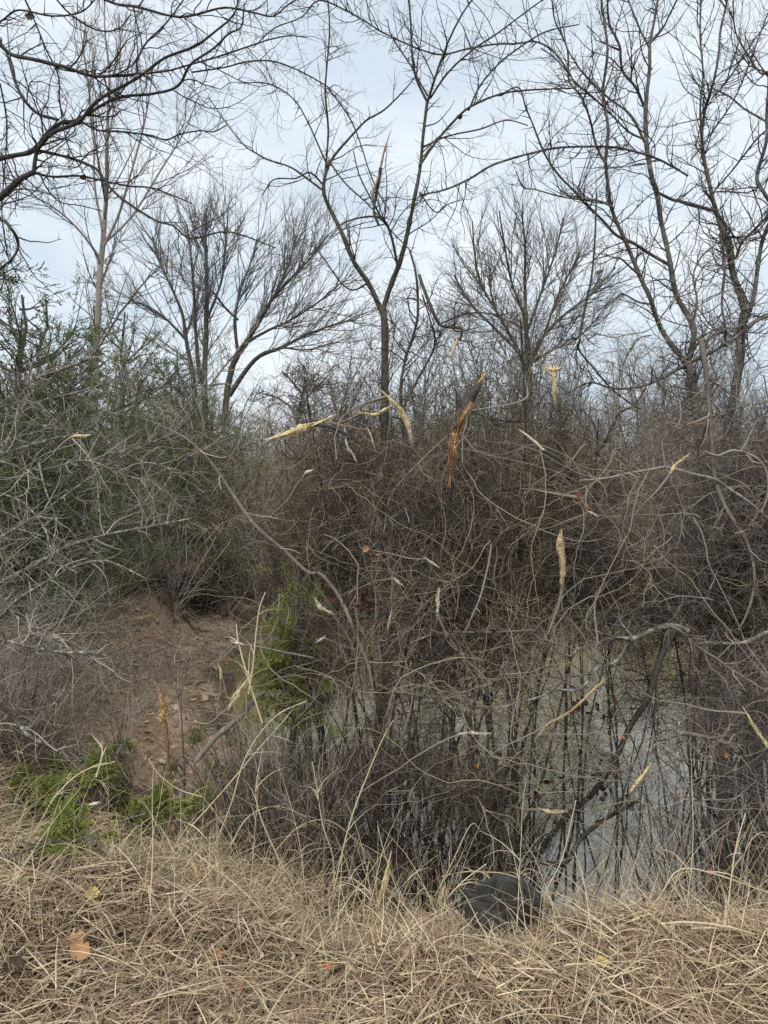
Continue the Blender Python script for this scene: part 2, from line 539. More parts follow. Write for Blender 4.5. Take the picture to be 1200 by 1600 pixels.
mb.add([(c[0], c[1], WATER_Z)] + [(p[0], p[1], WATER_Z) for p in wp], t=[(0, k + 1, (k + 1) % len(wp) + 1) for k in range(len(wp))])
tag(obj('pond_water', mb, wm), kind='structure')
# ------------------------------------------------------------------ plant builders
def chain(mb, pts, rad, levels, keep=None, wmax=None, zmin=None):
    """grow successive generations of twigs from polylines, all into one mesh"""
    cur = (pts, rad)
    for lv in levels:
        S, D, r, ln, t = spawn(*cur, count=lv['n'], t0=lv.get('t0', 0.15), t1=lv.get('t1', 1.0), ang=lv.get('ang', 50), angsd=lv.get('sd', 12))
        if 'dir' in lv:
            D = unit(D + np.asarray(lv['dir']))
        L = rnd(lv['len'][0], lv['len'][1], lv['n']) * (1 - lv.get('taper', 0.3) * t)
        R0 = np.clip(r * 0.62, lv['r'] * 0.6, lv['r'] * 1.6)
        R1 = R0 * lv.get('tip', 0.35)
        p, q = grow(S, D, L, R0, R1, lv['seg'], lv.get('wig', 0.15), lv.get('trop', (0, 0, 0)), lv.get('curl', 0.0))
        if wmax is not None:
            ok = (np.hypot(p[..., 0], p[..., 1]).max(1) < wmax) & (p[..., 2].min(1) > zmin)
            p, q = p[ok], q[ok]
        mb.tubes(p, q, lv.get('sides', 3))
        cur = (p, q)
        if keep is not None:
            keep.append(cur)
    return cur
def tree(name, label, cat, strokes, m_limb, m_twig, chains, group=None, base=None, wig=0.01, ws=0.68):
    """strokes: (part name, traced points, y0, y1). The first one is the trunk."""
    polys = []
    for st in strokes:
        p, r = stroke(st[1], st[2], st[3], wiggle=wig, base=st[4] if len(st) > 4 else None, ws=ws)
        polys.append((st[0], p, r))
    o = np.array(base if base is not None else polys[0][1][0])
    root = empty(name, o)
    tag(root, label, cat, group)
    for nm, p, r in polys:
        mb = MB()
        mb.tubes(p - o, r, 8 if r.max() > 0.02 else 5)
        obj(nm, mb, m_limb, root)
    pts, rad = zip(*[resample(p, r, 18) for _, p, r in polys])
    pts, rad = np.array(pts) - o, np.array(rad)
    mb = MB()
    for ch in chains:
        chain(mb, pts, rad, ch)
    if chains:
        tag(obj('twigs', mb, m_twig, root), kind='stuff')
    return root, pts, rad, o
def branch_thing(name, label, cat, pts, y0, y1, m, chains=(), m_twig=None, group=None, part='stem', wig=0.01):
    return tree(name, label, cat, [(part, pts, y0, y1)], m, m_twig or m, list(chains), group, wig=wig)

def bush(name, label, group, m_stem, m_twig, H_=2.6, W=0.9, stems=16, l1=220, l2=1500, l3=1800, r=0.0075, curl=0.12, droop=-0.5, up=1.0, loc=(0, 0, 0), rz=0, sc=1.0, tw=1.0, low=0.12, wmax=None, zmin=-9):
    root = empty(name, loc, rz, sc)
    tag(root, label, 'bush', group)
    a = rnd(0, 2 * np.pi, stems)
    S = np.stack([np.cos(a) * W * 0.25 * rnd(0, 1, stems), np.sin(a) * W * 0.25 * rnd(0, 1, stems), np.full(stems, -0.12)], 1)
    out = rnd(0.15, 0.75, stems) * W / H_ * 1.7
    D = np.stack([np.cos(a) * out, np.sin(a) * out, np.full(stems, up)], 1)
    L = rnd(0.65, 1.08, stems) * H_
    p, q = grow(S, D, L, rnd(r, r * 1.8, stems), np.full(stems, r * 0.45), 14, 0.085, (0, 0, droop), curl * 0.16)
    if wmax is not None:
        rr = np.maximum(np.hypot(p[..., 0], p[..., 1]), 1e-6)
        lim = 0.85 * wmax * np.tanh(rr / (0.85 * wmax))
        p[..., :2] *= (lim / rr)[..., None]
    mb = MB(); mb.tubes(p, q, 5)
    obj('stems', mb, m_stem, root)
    mb = MB()
    lv1 = dict(n=l1, len=(0.28 * H_ * .6, 0.6 * H_ * .6), ang=55, sd=18, seg=9, wig=0.16, curl=curl, r=r * 0.50 * tw, t0=low, trop=(0, 0, droop * 0.4))
    lv2 = dict(n=l2, len=(0.14, 0.5), ang=58, sd=18, seg=6, wig=0.22, curl=curl * 1.6, r=r * 0.33 * tw, t0=0.05)
    lv3 = dict(n=l3, len=(0.05, 0.2), ang=65, sd=18, seg=3, wig=0.25, curl=curl, r=r * 0.24 * tw, t0=0.05)
    chain(mb, p, q, [lv1, lv2, lv3], wmax=wmax, zmin=zmin)
    tag(obj('twigs', mb, m_twig, root), kind='stuff')
    return root

def sprays(mb, S, D, size, nleaf=12, r=0.003):
    """flat fans of scale-leaf twiglets"""
    m = len(S)
    D = unit(D)
    size = np.broadcast_to(size, (m,))
    side = unit(np.cross(D, rdir(m)))
    t = np.repeat(np.linspace(0.05, 1, nleaf)[None], m, 0) + rng.normal(size=(m, nleaf)) * 0.04
    sg = np.where(np.arange(nleaf) % 2 == 0, 1.0, -1.0)[None, :]
    st = S[:, None] + D[:, None] * (t * size[:, None])[..., None]
    ld = unit(D[:, None] * 0.9 + side[:, None] * sg[..., None] * (0.95 - 0.5 * t)[..., None] + rng.normal(size=(m, nleaf, 3)) * 0.22)
    L = size[:, None] * (0.62 - 0.32 * t) * rnd(0.7, 1.25, (m, nleaf))
    p = np.stack([st, st + ld * (L * 0.55)[..., None], st + ld * L[..., None] + np.array([0, 0, -0.06]) * L[..., None]], 2).reshape(-1, 3, 3)
    rr = np.stack([np.full(m * nleaf, r * 0.9), np.full(m * nleaf, r), np.full(m * nleaf, r * 0.3)], 1)
    mb.tubes(p, rr, 3)
def cedar(name, label, group, H_=6.0, W=1.7, nb=90, nspray=2600, size=0.16, r=0.006, m='cedar', z0=0.06, loc=(0, 0, 0), rz=0, sc=1.0, lean=(0, 0), nleaf=9, pw=0.7):
    root = empty(name, loc, rz, sc)
    tag(root, label, 'tree', group)
    k = 14
    zt = np.linspace(-0.2, H_, k)
    tp = np.stack([lean[0] * zt / H_ + rng.normal(size=k) * 0.02 * W, lean[1] * zt / H_ + rng.normal(size=k) * 0.02 * W, zt], 1)
    tr = np.linspace(0.018 * H_, 0.003 * H_, k)
    mb = MB(); mb.tubes(tp, tr, 7)
    obj('trunk', mb, 'bark_grey', root)
    hb = z0 + (1 - z0) * rng.beta(1.1, 1.3, nb) * 0.97
    a = rnd(0, 2 * np.pi, nb)
    S = np.stack([lean[0] * hb, lean[1] * hb, hb * H_], 1)
    D = np.stack([np.cos(a), np.sin(a), rnd(0.1, 0.6, nb)], 1)
    L = W * (1.05 - hb) ** pw * rnd(0.5, 1.25, nb)
    p, q = grow(S, D, L, np.full(nb, 0.0035 * H_), np.full(nb, 0.001 * H_), 7, 0.12, (0, 0, 0.4))
    mb = MB(); mb.tubes(p, q, 4)
    tag(obj('branches', mb, 'bark_grey', root), kind='stuff')
    lv = []
    mt = MB()
    p2, q2 = chain(mt, p, q, [dict(n=nb * 5, len=(0.15 * W, 0.42 * W), ang=48, seg=4, wig=0.15, r=0.0012 * H_, t0=0.25, trop=(0, 0, 0.2))])
    tag(obj('twigs', mt, 'bark_grey', root), kind='stuff')
    S, D, r_, ln, t = spawn(p2, q2, nspray, t0=0.1, t1=1.0, ang=35)
    mb = MB()
    sprays(mb, S, D, rnd(0.7, 1.35, nspray) * size, nleaf, r)
    tag(obj('foliage', mb, m, root), kind='stuff')
    return root

# ------------------------------------------------------------------ far wood and far bank
def far_wood():
    root_mb = MB()
    n = 300
    xs = rnd(-46, 60, n); ys = rnd(44, 78, n)
    S = np.stack([xs, ys, np.zeros(n) - 0.4], 1)
    L = rnd(4.5, 8.5, n) * (1 + 0.25 * np.sin(xs * 0.21) + 0.25 * sstep(0, 25, xs))
    D = np.stack([rng.normal(size=n) * 0.12, rng.normal(size=n) * 0.12, np.ones(n)], 1)
    p, q = grow(S, D, L, rnd(0.05, 0.11, n), rnd(0.012, 0.02, n), 8, 0.06)
    root_mb.tubes(p, q, 4)
    chain(root_mb, p, q, [dict(n=3600, len=(1.2, 3.2), ang=42, seg=4, wig=0.12, r=0.026, t0=0.15, trop=(0, 0, 0.5)),
                          dict(n=6500, len=(0.6, 1.9), ang=38, seg=2, wig=0.14, r=0.017, t0=0.1, trop=(0, 0, 0.3))])
    tag(obj('far_woodland', root_mb, 'twig_far'), 'grey leafless woodland along the skyline beyond the pond', 'woodland', kind='stuff')
far_wood()

# bushes on the far bank: four grown shapes, copied
FB = 'bare bushes along the far bank'
far_lab = 'grey brown leafless bush on the far bank of the pond'
protos_far = [bush('bank_bush', far_lab, FB, 'twig_purple', mt_, H_=2.3, W=1.35, stems=26, l1=320, l2=1650, l3=700, r=0.0092, curl=0.10, droop=-0.7, loc=l_, sc=s_)
              for mt_, l_, s_ in (('twig_brown', (4.6, 23.0, -1.5), 1.75), ('twig_olive', (-0.6, 22.2, -1.3), 1.65), ('twig_purple', (8.6, 23.6, -1.6), 1.7))]
fb_spots = []
for k in range(11):
    fb_spots.append((-2.2 + k * 1.3 + rnd(-.3, .3, 1)[0], [20.4, 20.9, 21.4, 21.9, 22.2][min(k, 4)] - 0.25 + rnd(-0.2, 0.3, 1)[0], rnd(0.8, 1.15, 1)[0]))
for k in range(13):
    fb_spots.append((-7.5 + k * 1.75 + rnd(-.5, .5, 1)[0], 24.2 + rnd(-0.8, 1.5, 1)[0], rnd(1.2, 2.1, 1)[0]))
for k in range(12):
    fb_spots.append((-13 + k * 2.7 + rnd(-.8, .8, 1)[0], 30.5 + rnd(-1.5, 2.0, 1)[0], rnd(1.6, 2.8, 1)[0]))
for i, (x, y, s) in enumerate(fb_spots):
    copy_tree(protos_far[i % 3], (x, y, H(x, y)), rnd(0, 6.28, 1)[0], (s * 1.1, s * 1.1, s), far_lab, FB, 'bush')

# the two big bare trees beyond the pond
fine_far = lambda n, k=1.0: [[dict(n=n, len=(1.4 * k, 3.4 * k), ang=30, sd=9, seg=7, wig=0.07, r=0.017, t0=0.25, trop=(0, 0, 0.35), tip=0.45),
                       dict(n=n * 6, len=(0.6 * k, 1.7 * k), ang=28, sd=9, seg=5, wig=0.09, r=0.0105, t0=0.1, trop=(0, 0, 0.3), tip=0.5),
                       dict(n=n * 15, len=(0.3 * k, 0.9 * k), ang=30, sd=9, seg=3, wig=0.1, r=0.0075, t0=0.1, trop=(0, 0, 0.2), tip=0.6)]]
tree('bare_tree', 'wide spreading dark leafless tree beyond the pond, left of the forked sapling', 'tree', [
    ('trunk', [(322, 690, 17), (320, 600, 14), (321, 540, 12), (323, 480, 10), (322, 420, 8), (321, 370, 5), (322, 325, 3)], 30, 30),
    ('limb', [(352, 690, 18), (354, 620, 15), (365, 570, 13), (385, 535, 11), (410, 492, 9), (432, 460, 7), (462, 428, 6), (490, 398, 4), (512, 368, 3)], 30, 31.5),
    ('limb', [(358, 618, 12), (398, 562, 10), (440, 543, 8), (480, 522, 6), (525, 506, 4), (556, 500, 3)], 30, 28.5),
    ('limb', [(385, 535, 8), (420, 515, 6), (455, 500, 5), (500, 470, 4), (535, 440, 3)], 30, 29),
    ('limb', [(372, 555, 8), (368, 500, 7), (378, 450, 5), (392, 410, 4), (402, 372, 3)], 30, 31),
    ('limb', [(372, 500, 6), (352, 480, 5), (332, 455, 4)], 30, 30),
    ('limb', [(308, 690, 14), (303, 600, 12), (292, 540, 10), (284, 490, 7), (268, 450, 5), (248, 405, 4), (238, 370, 3)], 30, 31),
    ('limb', [(313, 600, 10), (306, 520, 8), (303, 460, 6), (300, 400, 4), (292, 350, 3)], 30, 29),
    ('limb', [(323, 500, 7), (345, 440, 5), (352, 390, 4), (356, 340, 3)], 30, 31),
    ('limb', [(410, 492, 6), (440, 440, 5), (455, 400, 4), (462, 370, 3)], 30.5, 31.5),
    ('limb', [(440, 543, 5), (480, 545, 4), (520, 535, 3)], 29, 28),
    ('limb', [(290, 530, 7), (262, 500, 5), (230, 478, 4), (205, 470, 3)], 30, 30)],
    'bark_dark', 'twig_far', fine_far(225), base=(*P(325, 690, 30)[:2], H(*P(325, 690, 30)[:2])), wig=0.05)
tree('bare_tree', 'upright fan-shaped leafless tree beyond the pond, in the gap right of the forked sapling', 'tree', [
    ('trunk', [(828, 700, 17), (828, 640, 15), (826, 575, 13), (821, 505, 10), (821, 440, 7), (820, 385, 5), (815, 330, 3)], 33, 33),
    ('limb', [(826, 590, 9), (808, 545, 8), (780, 495, 6), (752, 442, 5), (742, 395, 4), (738, 345, 3)], 33, 32),
    ('limb', [(812, 552, 7), (772, 512, 6), (735, 475, 5), (710, 430, 3)], 33, 34.5),
    ('limb', [(828, 570, 9), (850, 525, 8), (882, 492, 6), (920, 462, 5), (962, 418, 3)], 33, 31.5),
    ('limb', [(823, 520, 7), (848, 450, 5), (868, 395, 4), (880, 340, 3)], 33, 34),
    ('limb', [(821, 500, 6), (800, 440, 5), (788, 385, 4), (780, 330, 3)], 33, 32),
    ('limb', [(826, 570, 7), (862, 548, 5), (900, 530, 4), (935, 495, 3)], 33, 34.5),
    ('limb', [(800, 530, 6), (770, 470, 4), (765, 420, 3)], 33, 33),
    ('limb', [(850, 525, 6), (872, 460, 4), (905, 400, 3)], 33, 32)],
    'bark_dark', 'twig_far', fine_far(170), base=(*P(828, 700, 33)[:2], H(*P(828, 700, 33)[:2])), wig=0.05)
# thin bare saplings standing along the far bank: three grown, the rest copied
FS = 'thin bare trees on the far bank'
sap = []
for k in range(30):
    x = rnd(-9, 22, 1)[0] if k > 2 else (1.5, 7.0, 12.0)[k]
    y = rnd(24.5, 37, 1)[0]
    lab = 'thin hazy leafless tree in the row behind the far bank bushes'
    if k < 3:
        r_ = empty('slim_tree', (x, y, H(x, y)), 0, 1.0); tag(r_, lab, 'tree', FS)
        p, q = grow(np.array([[0, 0, -0.2]]), np.array([[0.05, 0, 1]]), np.array([6.3]), np.array([0.055]), np.array([0.012]), 18, 0.05)
        m_ = MB(); m_.tubes(p, q, 5); obj('trunk', m_, 'twig_far', r_)
        m_ = MB(); chain(m_, p, q, [dict(n=26, len=(1.2, 2.8), ang=34, seg=7, wig=0.08, r=0.018, t0=0.22, trop=(0, 0, 0.5)), dict(n=170, len=(0.5, 1.5), ang=36, seg=5, wig=0.12, r=0.011, t0=0.1, trop=(0, 0, 0.3)), dict(n=420, len=(0.25, 0.8), ang=38, seg=3, wig=0.14, r=0.008, t0=0.1)])
        tag(obj('twigs', m_, 'twig_far', r_), kind='stuff')
        sap.append(r_)
    else:
        copy_tree(sap[k % 3], (x, y, H(x, y)), rnd(0, 6.28, 1)[0], rnd(0.7, 1.2, 1)[0], lab, FS, 'tree')
tree('gnarled_tree', 'small gnarled dark leafless tree on the skyline beyond the pond', 'tree', [
    ('trunk', [(470, 700, 8), (465, 650, 7), (472, 620, 5), (455, 595, 4), (440, 580, 3)], 29, 29),
    ('limb', [(468, 640, 5), (490, 610, 4), (510, 590, 3)], 29, 28),
    ('limb', [(466, 645, 5), (440, 625, 4), (415, 615, 3)], 29, 30),
    ('limb', [(472, 620, 4), (480, 590, 3), (475, 570, 2.5)], 29, 30)],
    'bark_dark', 'twig_dark', [[dict(n=60, len=(0.6, 1.4), ang=55, seg=7, wig=0.3, r=0.02), dict(n=400, len=(0.25, 0.8), ang=55, seg=5, wig=0.3, r=0.013), dict(n=700, len=(0.15, 0.4), ang=55, seg=3, wig=0.2, r=0.010)]],
    base=(*P(470, 700, 29)[:2], H(*P(470, 700, 29)[:2])), wig=0.06)

# ------------------------------------------------------------------ cedars on the left bank
cg = 'evergreen cedars on the left bank'
def on(px, py, Y):
    q = P(px, py, Y)
    return (q[0], q[1], H(q[0], q[1]) - 0.05)
c0 = cedar('cedar_tree', 'dark green cedar at the left edge behind the pale branches', cg, H_=4.75, W=2.15, loc=on(45, 900, 9.2), nb=120, nspray=3000, size=0.12, nleaf=6, r=0.0055, pw=0.42)
copy_tree(c0, on(200, 900, 14.4), 2.1, 1.12, 'dark green cedar left of the wide bare tree, behind the pale branches', cg, 'tree')
copy_tree(c0, on(290, 900, 16.2), 4.0, (1.0, 1.0, 1.02), 'dark green cedar nearest the cut dirt bank', cg, 'tree')
copy_tree(c0, on(-90, 900, 8.4), 5.2, 1.05, 'dark green cedar partly outside the frame at far left', cg, 'tree')
copy_tree(c0, on(75, 900, 12.0), 1.2, 1.12, 'dark green cedar behind the slim pale trunk', cg, 'tree')
# low scrub filling in under the cedars
lb = 'dark scrub under the cedars'
scrub = bush('scrub_bush', 'dark leafless scrub under the cedars on the left bank', lb, 'twig_dark', 'twig_olive', H_=1.9, W=1.1, stems=22, l1=260, l2=1400, l3=1300, r=0.0075, curl=0.12, loc=on(-30, 1000, 7.6), sc=1.0)
for px, py, Y_, s in ((250, 880, 15.4, 1.9), (310, 880, 16.3, 2.1), (365, 880, 17.6, 2.2), (335, 880, 16.0, 1.6), (415, 880, 19.0, 2.2), (180, 880, 13.6, 1.7), (30, 950, 10.2, 1.1), (-60, 1000, 6.6, 1.0), (0, 950, 8.4, 1.25), (215, 880, 15.2, 1.1), (330, 880, 16.2, 1.2), (400, 860, 17.8, 1.5), (350, 850, 17.0, 1.6), (440, 850, 20.5, 1.4), (-150, 950, 8.0, 1.4), (260, 850, 15.5, 1.5), (110, 900, 12.5, 1.4), (-10, 1080, 6.0, 0.8), (-30, 900, 10.5, 1.5)):
    copy_tree(scrub, on(px, py, Y_), rnd(0, 6.28, 1)[0], s, 'dark leafless scrub under the cedars on the left bank', lb, 'bush')

# ------------------------------------------------------------------ slim pale tree
up_twigs = lambda n, k, r: [[dict(n=n, len=(0.8 * k, 2.0 * k), ang=32, sd=9, seg=8, wig=0.06, r=r, t0=0.2, trop=(0, 0, 0.5)), dict(n=n * 6, len=(0.3 * k, 0.9 * k), ang=36, sd=10, seg=5, wig=0.10, r=r * .55, t0=0.1, trop=(0, 0, 0.3)), dict(n=n * 9, len=(0.12 * k, 0.4 * k), ang=40, sd=10, seg=3, wig=0.12, r=r * .4, t0=0.1)]]
bx = on(150, 900, 11)
tree('pale_tree', 'slim pale grey leafless tree rising behind the overhanging dark branches', 'tree', [
    ('trunk', [(148, 700, 18), (150, 600, 17), (153, 510, 15), (156, 460, 14), (159, 410, 13), (162, 350, 11), (165, 290, 10), (167, 240, 9), (170, 190, 7), (173, 120, 5), (167, 55, 4), (163, -10, 3)], 11, 11, (*bx, 0.1)),
    ('limb', [(162, 385, 7), (185, 335, 6), (205, 280, 5), (222, 205, 4), (236, 140, 3), (240, 80, 2.5)], 11, 10.4),
    ('limb', [(163, 380, 6), (205, 335, 5), (250, 268, 4), (285, 205, 3), (310, 150, 2.5)], 11, 11.6),
    ('limb', [(160, 360, 6), (150, 285, 5), (148, 215, 4), (138, 130, 3), (128, 60, 2.5)], 11, 11.5),
    ('limb', [(158, 405, 6), (120, 355, 5), (75, 318, 4), (30, 300, 3)], 11, 10.5),
    ('limb', [(166, 230, 5), (180, 160, 4), (188, 90, 3), (186, 20, 2.5)], 11, 11.5),
    ('limb', [(164, 300, 4), (148, 230, 3.5), (143, 160, 3), (150, 70, 2)], 11, 10.3)],
    'bark_pale', 'twig_grey', up_twigs(60, 0.8, 0.008), base=bx, wig=0.02)
# ------------------------------------------------------------------ dark tree overhanging from the left
spur = lambda n, l0, l1, r, ang=62: [dict(n=n, len=(l0, l1), ang=ang, sd=16, seg=4, wig=0.16, r=r, t0=0.05)]
gen = lambda n, k, r, wig=0.16, trop=0.15, c=0.05: [dict(n=n, len=(0.25 * k, 0.75 * k), ang=50, sd=14, seg=8, wig=wig, r=r, t0=0.1, trop=(0, 0, trop), curl=c),
                                          dict(n=n * 4, len=(0.1 * k, 0.38 * k), ang=52, sd=14, seg=5, wig=wig, r=r * .6, t0=0.1, trop=(0, 0, trop), curl=c),
                                          dict(n=n * 7, len=(0.03 * k, 0.14 * k), ang=58, sd=14, seg=3, wig=wig, r=r * .45, t0=0.05)]
bx = (-3.3, 4.3, H(-3.3, 4.3))
tree('overhanging_tree', 'dark leafless tree leaning in from the left edge over the bank', 'tree', [
    ('trunk', [(-330, 620, 50), (-240, 480, 46), (-150, 395, 38), (-70, 340, 22), (-30, 318, 17), (0, 302, 15), (30, 284, 14), (53, 269, 12)], 4.2, 4.0, (*bx, 0.13)),
    ('limb', [(-240, 480, 30), (-120, 330, 20), (-40, 268, 12), (0, 251, 11), (42, 237, 11), (60, 222, 11), (76, 204, 9), (90, 187, 8), (120, 187, 7), (142, 173, 8)], 4.2, 4.0),
    ('limb', [(53, 269, 9), (52, 250, 9), (54, 232, 9), (62, 222, 9), (88, 210, 9), (120, 187, 9), (142, 170, 8), (166, 150, 7), (215, 122, 6.5), (260, 93, 6), (300, 68, 6), (335, 42, 5), (360, 10, 4), (375, -12, 3)], 4.0, 3.7),
    ('limb', [(136, 178, 7), (190, 162, 7), (240, 143, 6), (275, 127, 6), (302, 107, 6), (335, 76, 5), (360, 55, 4.5), (375, 35, 4), (382, 5, 3)], 4.0, 4.2),
    ('limb', [(90, 187, 7), (62, 180, 7), (36, 156, 7), (19, 125, 6.5), (11, 85, 6), (-2, 65, 5), (-30, 40, 5)], 4.0, 4.3),
    ('limb', [(-60, 20, 10), (-10, 60, 9), (12, 80, 9), (50, 92, 8.5), (105, 108, 8), (140, 116, 7), (178, 118, 6), (207, 108, 5), (216, 95, 4.5), (232, 65, 4), (258, 35, 3.5), (290, -5, 3)], 3.9, 3.8),
    ('limb', [(178, 118, 5), (215, 117, 4), (260, 112, 4), (300, 104, 4), (345, 86, 4), (395, 72, 3.5), (425, 62, 3), (452, 50, 3), (480, 59, 2)], 3.85, 3.7),
    ('limb', [(110, -30, 6), (170, -2, 6), (215, 12, 6), (270, 25, 5), (305, 24, 5), (350, 17, 4.5), (395, 14, 4), (425, 17, 3.5), (448, 8, 3), (470, -5, 2.5)], 3.7, 3.6),
    ('limb', [(54, 234, 7), (80, 237, 7), (115, 247, 6.5), (145, 262, 6), (160, 278, 5.5), (185, 305, 5.5), (235, 338, 5), (270, 353, 4.5), (300, 373, 4.5), (345, 365, 4), (380, 374, 3.5), (432, 388, 2.5)], 4.0, 3.9),
    ('limb', [(53, 270, 6), (76, 270, 5.5), (120, 273, 5), (160, 285, 4.5), (200, 290, 4), (240, 296, 3.5), (275, 308, 3), (300, 318, 2.5)], 4.0, 4.2),
    ('limb', [(126, 190, 5), (150, 201, 4.5), (190, 207, 4.5), (235, 215, 4), (256, 217, 4), (280, 203, 3.5), (312, 203, 3.5), (335, 207, 3), (356, 194, 2.5)], 4.0, 3.9),
    ('limb', [(-60, 330, 9), (0, 342, 8), (25, 362, 7), (32, 380, 6.5), (25, 402, 6), (0, 420, 5)], 4.0, 4.0),
    ('limb', [(-40, 60, 5), (0, 30, 4.5), (30, 19, 4), (80, 23, 4), (125, 18, 3.5), (152, -5, 3)], 4.1, 4.0),
    ('limb', [(80, -10, 4), (110, 22, 4), (150, 45, 3.5), (185, 46, 3.5), (205, 22, 3)], 3.8, 3.9),
    ('limb', [(35, -10, 4), (48, 25, 4), (75, 80, 4), (88, 115, 3.5), (98, 170, 3), (110, 230, 2.5), (150, 300, 2)], 4.3, 4.5),
    ('limb', [(0, 130, 4), (6, 180, 4), (12, 240, 3.5), (4, 330, 3), (12, 400, 2.5)], 4.4, 4.5),
    ('limb', [(300, 113, 4), (350, 103, 3.5), (385, 99, 3.5), (425, 100, 3.5), (465, 108, 3), (505, 127, 3), (530, 150, 2)], 3.9, 4.1),
    ('limb', [(62, 270, 4), (75, 295, 3.5), (95, 316, 3), (130, 324, 2.5), (160, 330, 2)], 4.0, 4.2)],
    'bark_dark', 'twig_dark', [gen(200, 0.8, 0.0030, wig=0.2), spur(420, 0.03, 0.12, 0.0019)], base=bx, wig=0.012)

# ------------------------------------------------------------------ forked sapling at the centre
bx = (*P(585, 1340, 4.3)[:2], 0); bx = (bx[0], bx[1], H(bx[0], bx[1]) - 0.05)
tree('forked_sapling', 'slender forked leafless sapling with thorny twigs rising above the central thicket', 'tree', [
    ('trunk', [(586, 1330, 30), (588, 1200, 29), (596, 1090, 27), (604, 1000, 25), (600, 900, 24), (594, 800, 22), (600, 700, 20), (602, 640, 19), (601, 560, 17), (600, 505, 16), (597, 478, 16)], 4.3, 4.5, (*bx, 0.075)),
    ('limb', [(598, 490, 13), (576, 442, 12), (553, 410, 12), (536, 370, 10.5), (521, 335, 9.5), (509, 308, 9), (507, 285, 8), (513, 258, 7), (526, 236, 6), (545, 213, 5), (572, 188, 4.5), (600, 165, 4), (632, 140, 3), (650, 118, 2.5)], 4.5, 4.7),
    ('limb', [(597, 488, 13), (612, 442, 12.5), (623, 415, 12), (632, 385, 11), (640, 350, 10), (648, 310, 9), (655, 265, 8), (662, 205, 7.5), (668, 157, 7)], 4.5, 4.4),
    ('limb', [(668, 160, 6), (651, 120, 5.5), (645, 88, 5), (642, 40, 5), (638, 0, 4.5), (634, -40, 4)], 4.4, 4.5),
    ('limb', [(668, 160, 6), (680, 122, 5.5), (690, 90, 5), (705, 55, 4.5), (725, 20, 4), (744, -8, 3.5)], 4.4, 4.2),
    ('limb', [(672, 154, 5), (700, 116, 4.5), (740, 76, 4), (780, 46, 3.5), (830, 10, 3), (855, -5, 3)], 4.4, 4.1),
    ('limb', [(655, 260, 6), (680, 222, 5.5), (705, 192, 5.5), (732, 172, 5), (780, 150, 4.5), (820, 138, 4), (872, 134, 3), (900, 137, 2.5)], 4.4, 4.2),
    ('limb', [(732, 173, 4.5), (752, 132, 4), (780, 100, 4), (812, 80, 3.5), (852, 52, 3), (905, 38, 2.5)], 4.3, 4.1),
    ('limb', [(661, 230, 5), (700, 213, 4), (750, 205, 3.5), (790, 190, 3), (825, 196, 2.5)], 4.4, 4.6),
    ('limb', [(507, 288, 5.5), (511, 250, 5), (512, 200, 5), (510, 150, 4.5), (512, 100, 4), (514, 50, 4), (512, 0, 3.5), (508, -30, 3)], 4.7, 4.6),
    ('limb', [(508, 300, 5), (480, 280, 4.5), (455, 263, 4), (420, 246, 4), (404, 240, 3.5), (380, 225, 3), (352, 190, 2.8), (326, 152, 2.2)], 4.7, 4.9),
    ('limb', [(506, 290, 4.5), (485, 272, 4), (462, 280, 3.5), (430, 285, 3), (410, 305, 2.5)], 4.7, 4.5),
    ('limb', [(512, 137, 4), (534, 165, 3.5), (550, 195, 3.5), (564, 230, 3), (578, 270, 3), (592, 305, 2.5), (610, 330, 2)], 4.6, 4.5),
    ('limb', [(512, 260, 4), (480, 190, 3.5), (455, 150, 3), (420, 132, 3), (372, 130, 2.2)], 4.6, 4.8),
    ('limb', [(622, 420, 7), (611, 372, 6.5), (600, 346, 6), (582, 340, 5), (552, 343, 4), (530, 352, 3)], 4.45, 4.3),
    ('limb', [(600, 346, 5), (590, 328, 4), (574, 300, 3.5), (560, 270, 3), (552, 235, 2.5)], 4.4, 4.3),
    ('limb', [(578, 440, 5), (552, 455, 4), (530, 440, 3.5), (510, 412, 3), (490, 380, 2.5)], 4.6, 4.8),
    ('limb', [(513, 250, 4), (540, 290, 3.5), (575, 318, 3.5), (612, 360, 3), (640, 390, 2.5)], 4.6, 4.4),
    ('limb', [(668, 150, 4), (640, 105, 3.5), (612, 60, 3), (605, 30, 2.2)], 4.4, 4.6),
    ('limb', [(655, 300, 4), (680, 328, 3), (700, 320, 2.5), (720, 312, 2)], 4.4, 4.3)],
    'bark_moss', 'twig_dark', [gen(110, 0.62, 0.0029, trop=0.3), spur(420, 0.04, 0.12, 0.0016, 72)], base=bx, wig=0.010)
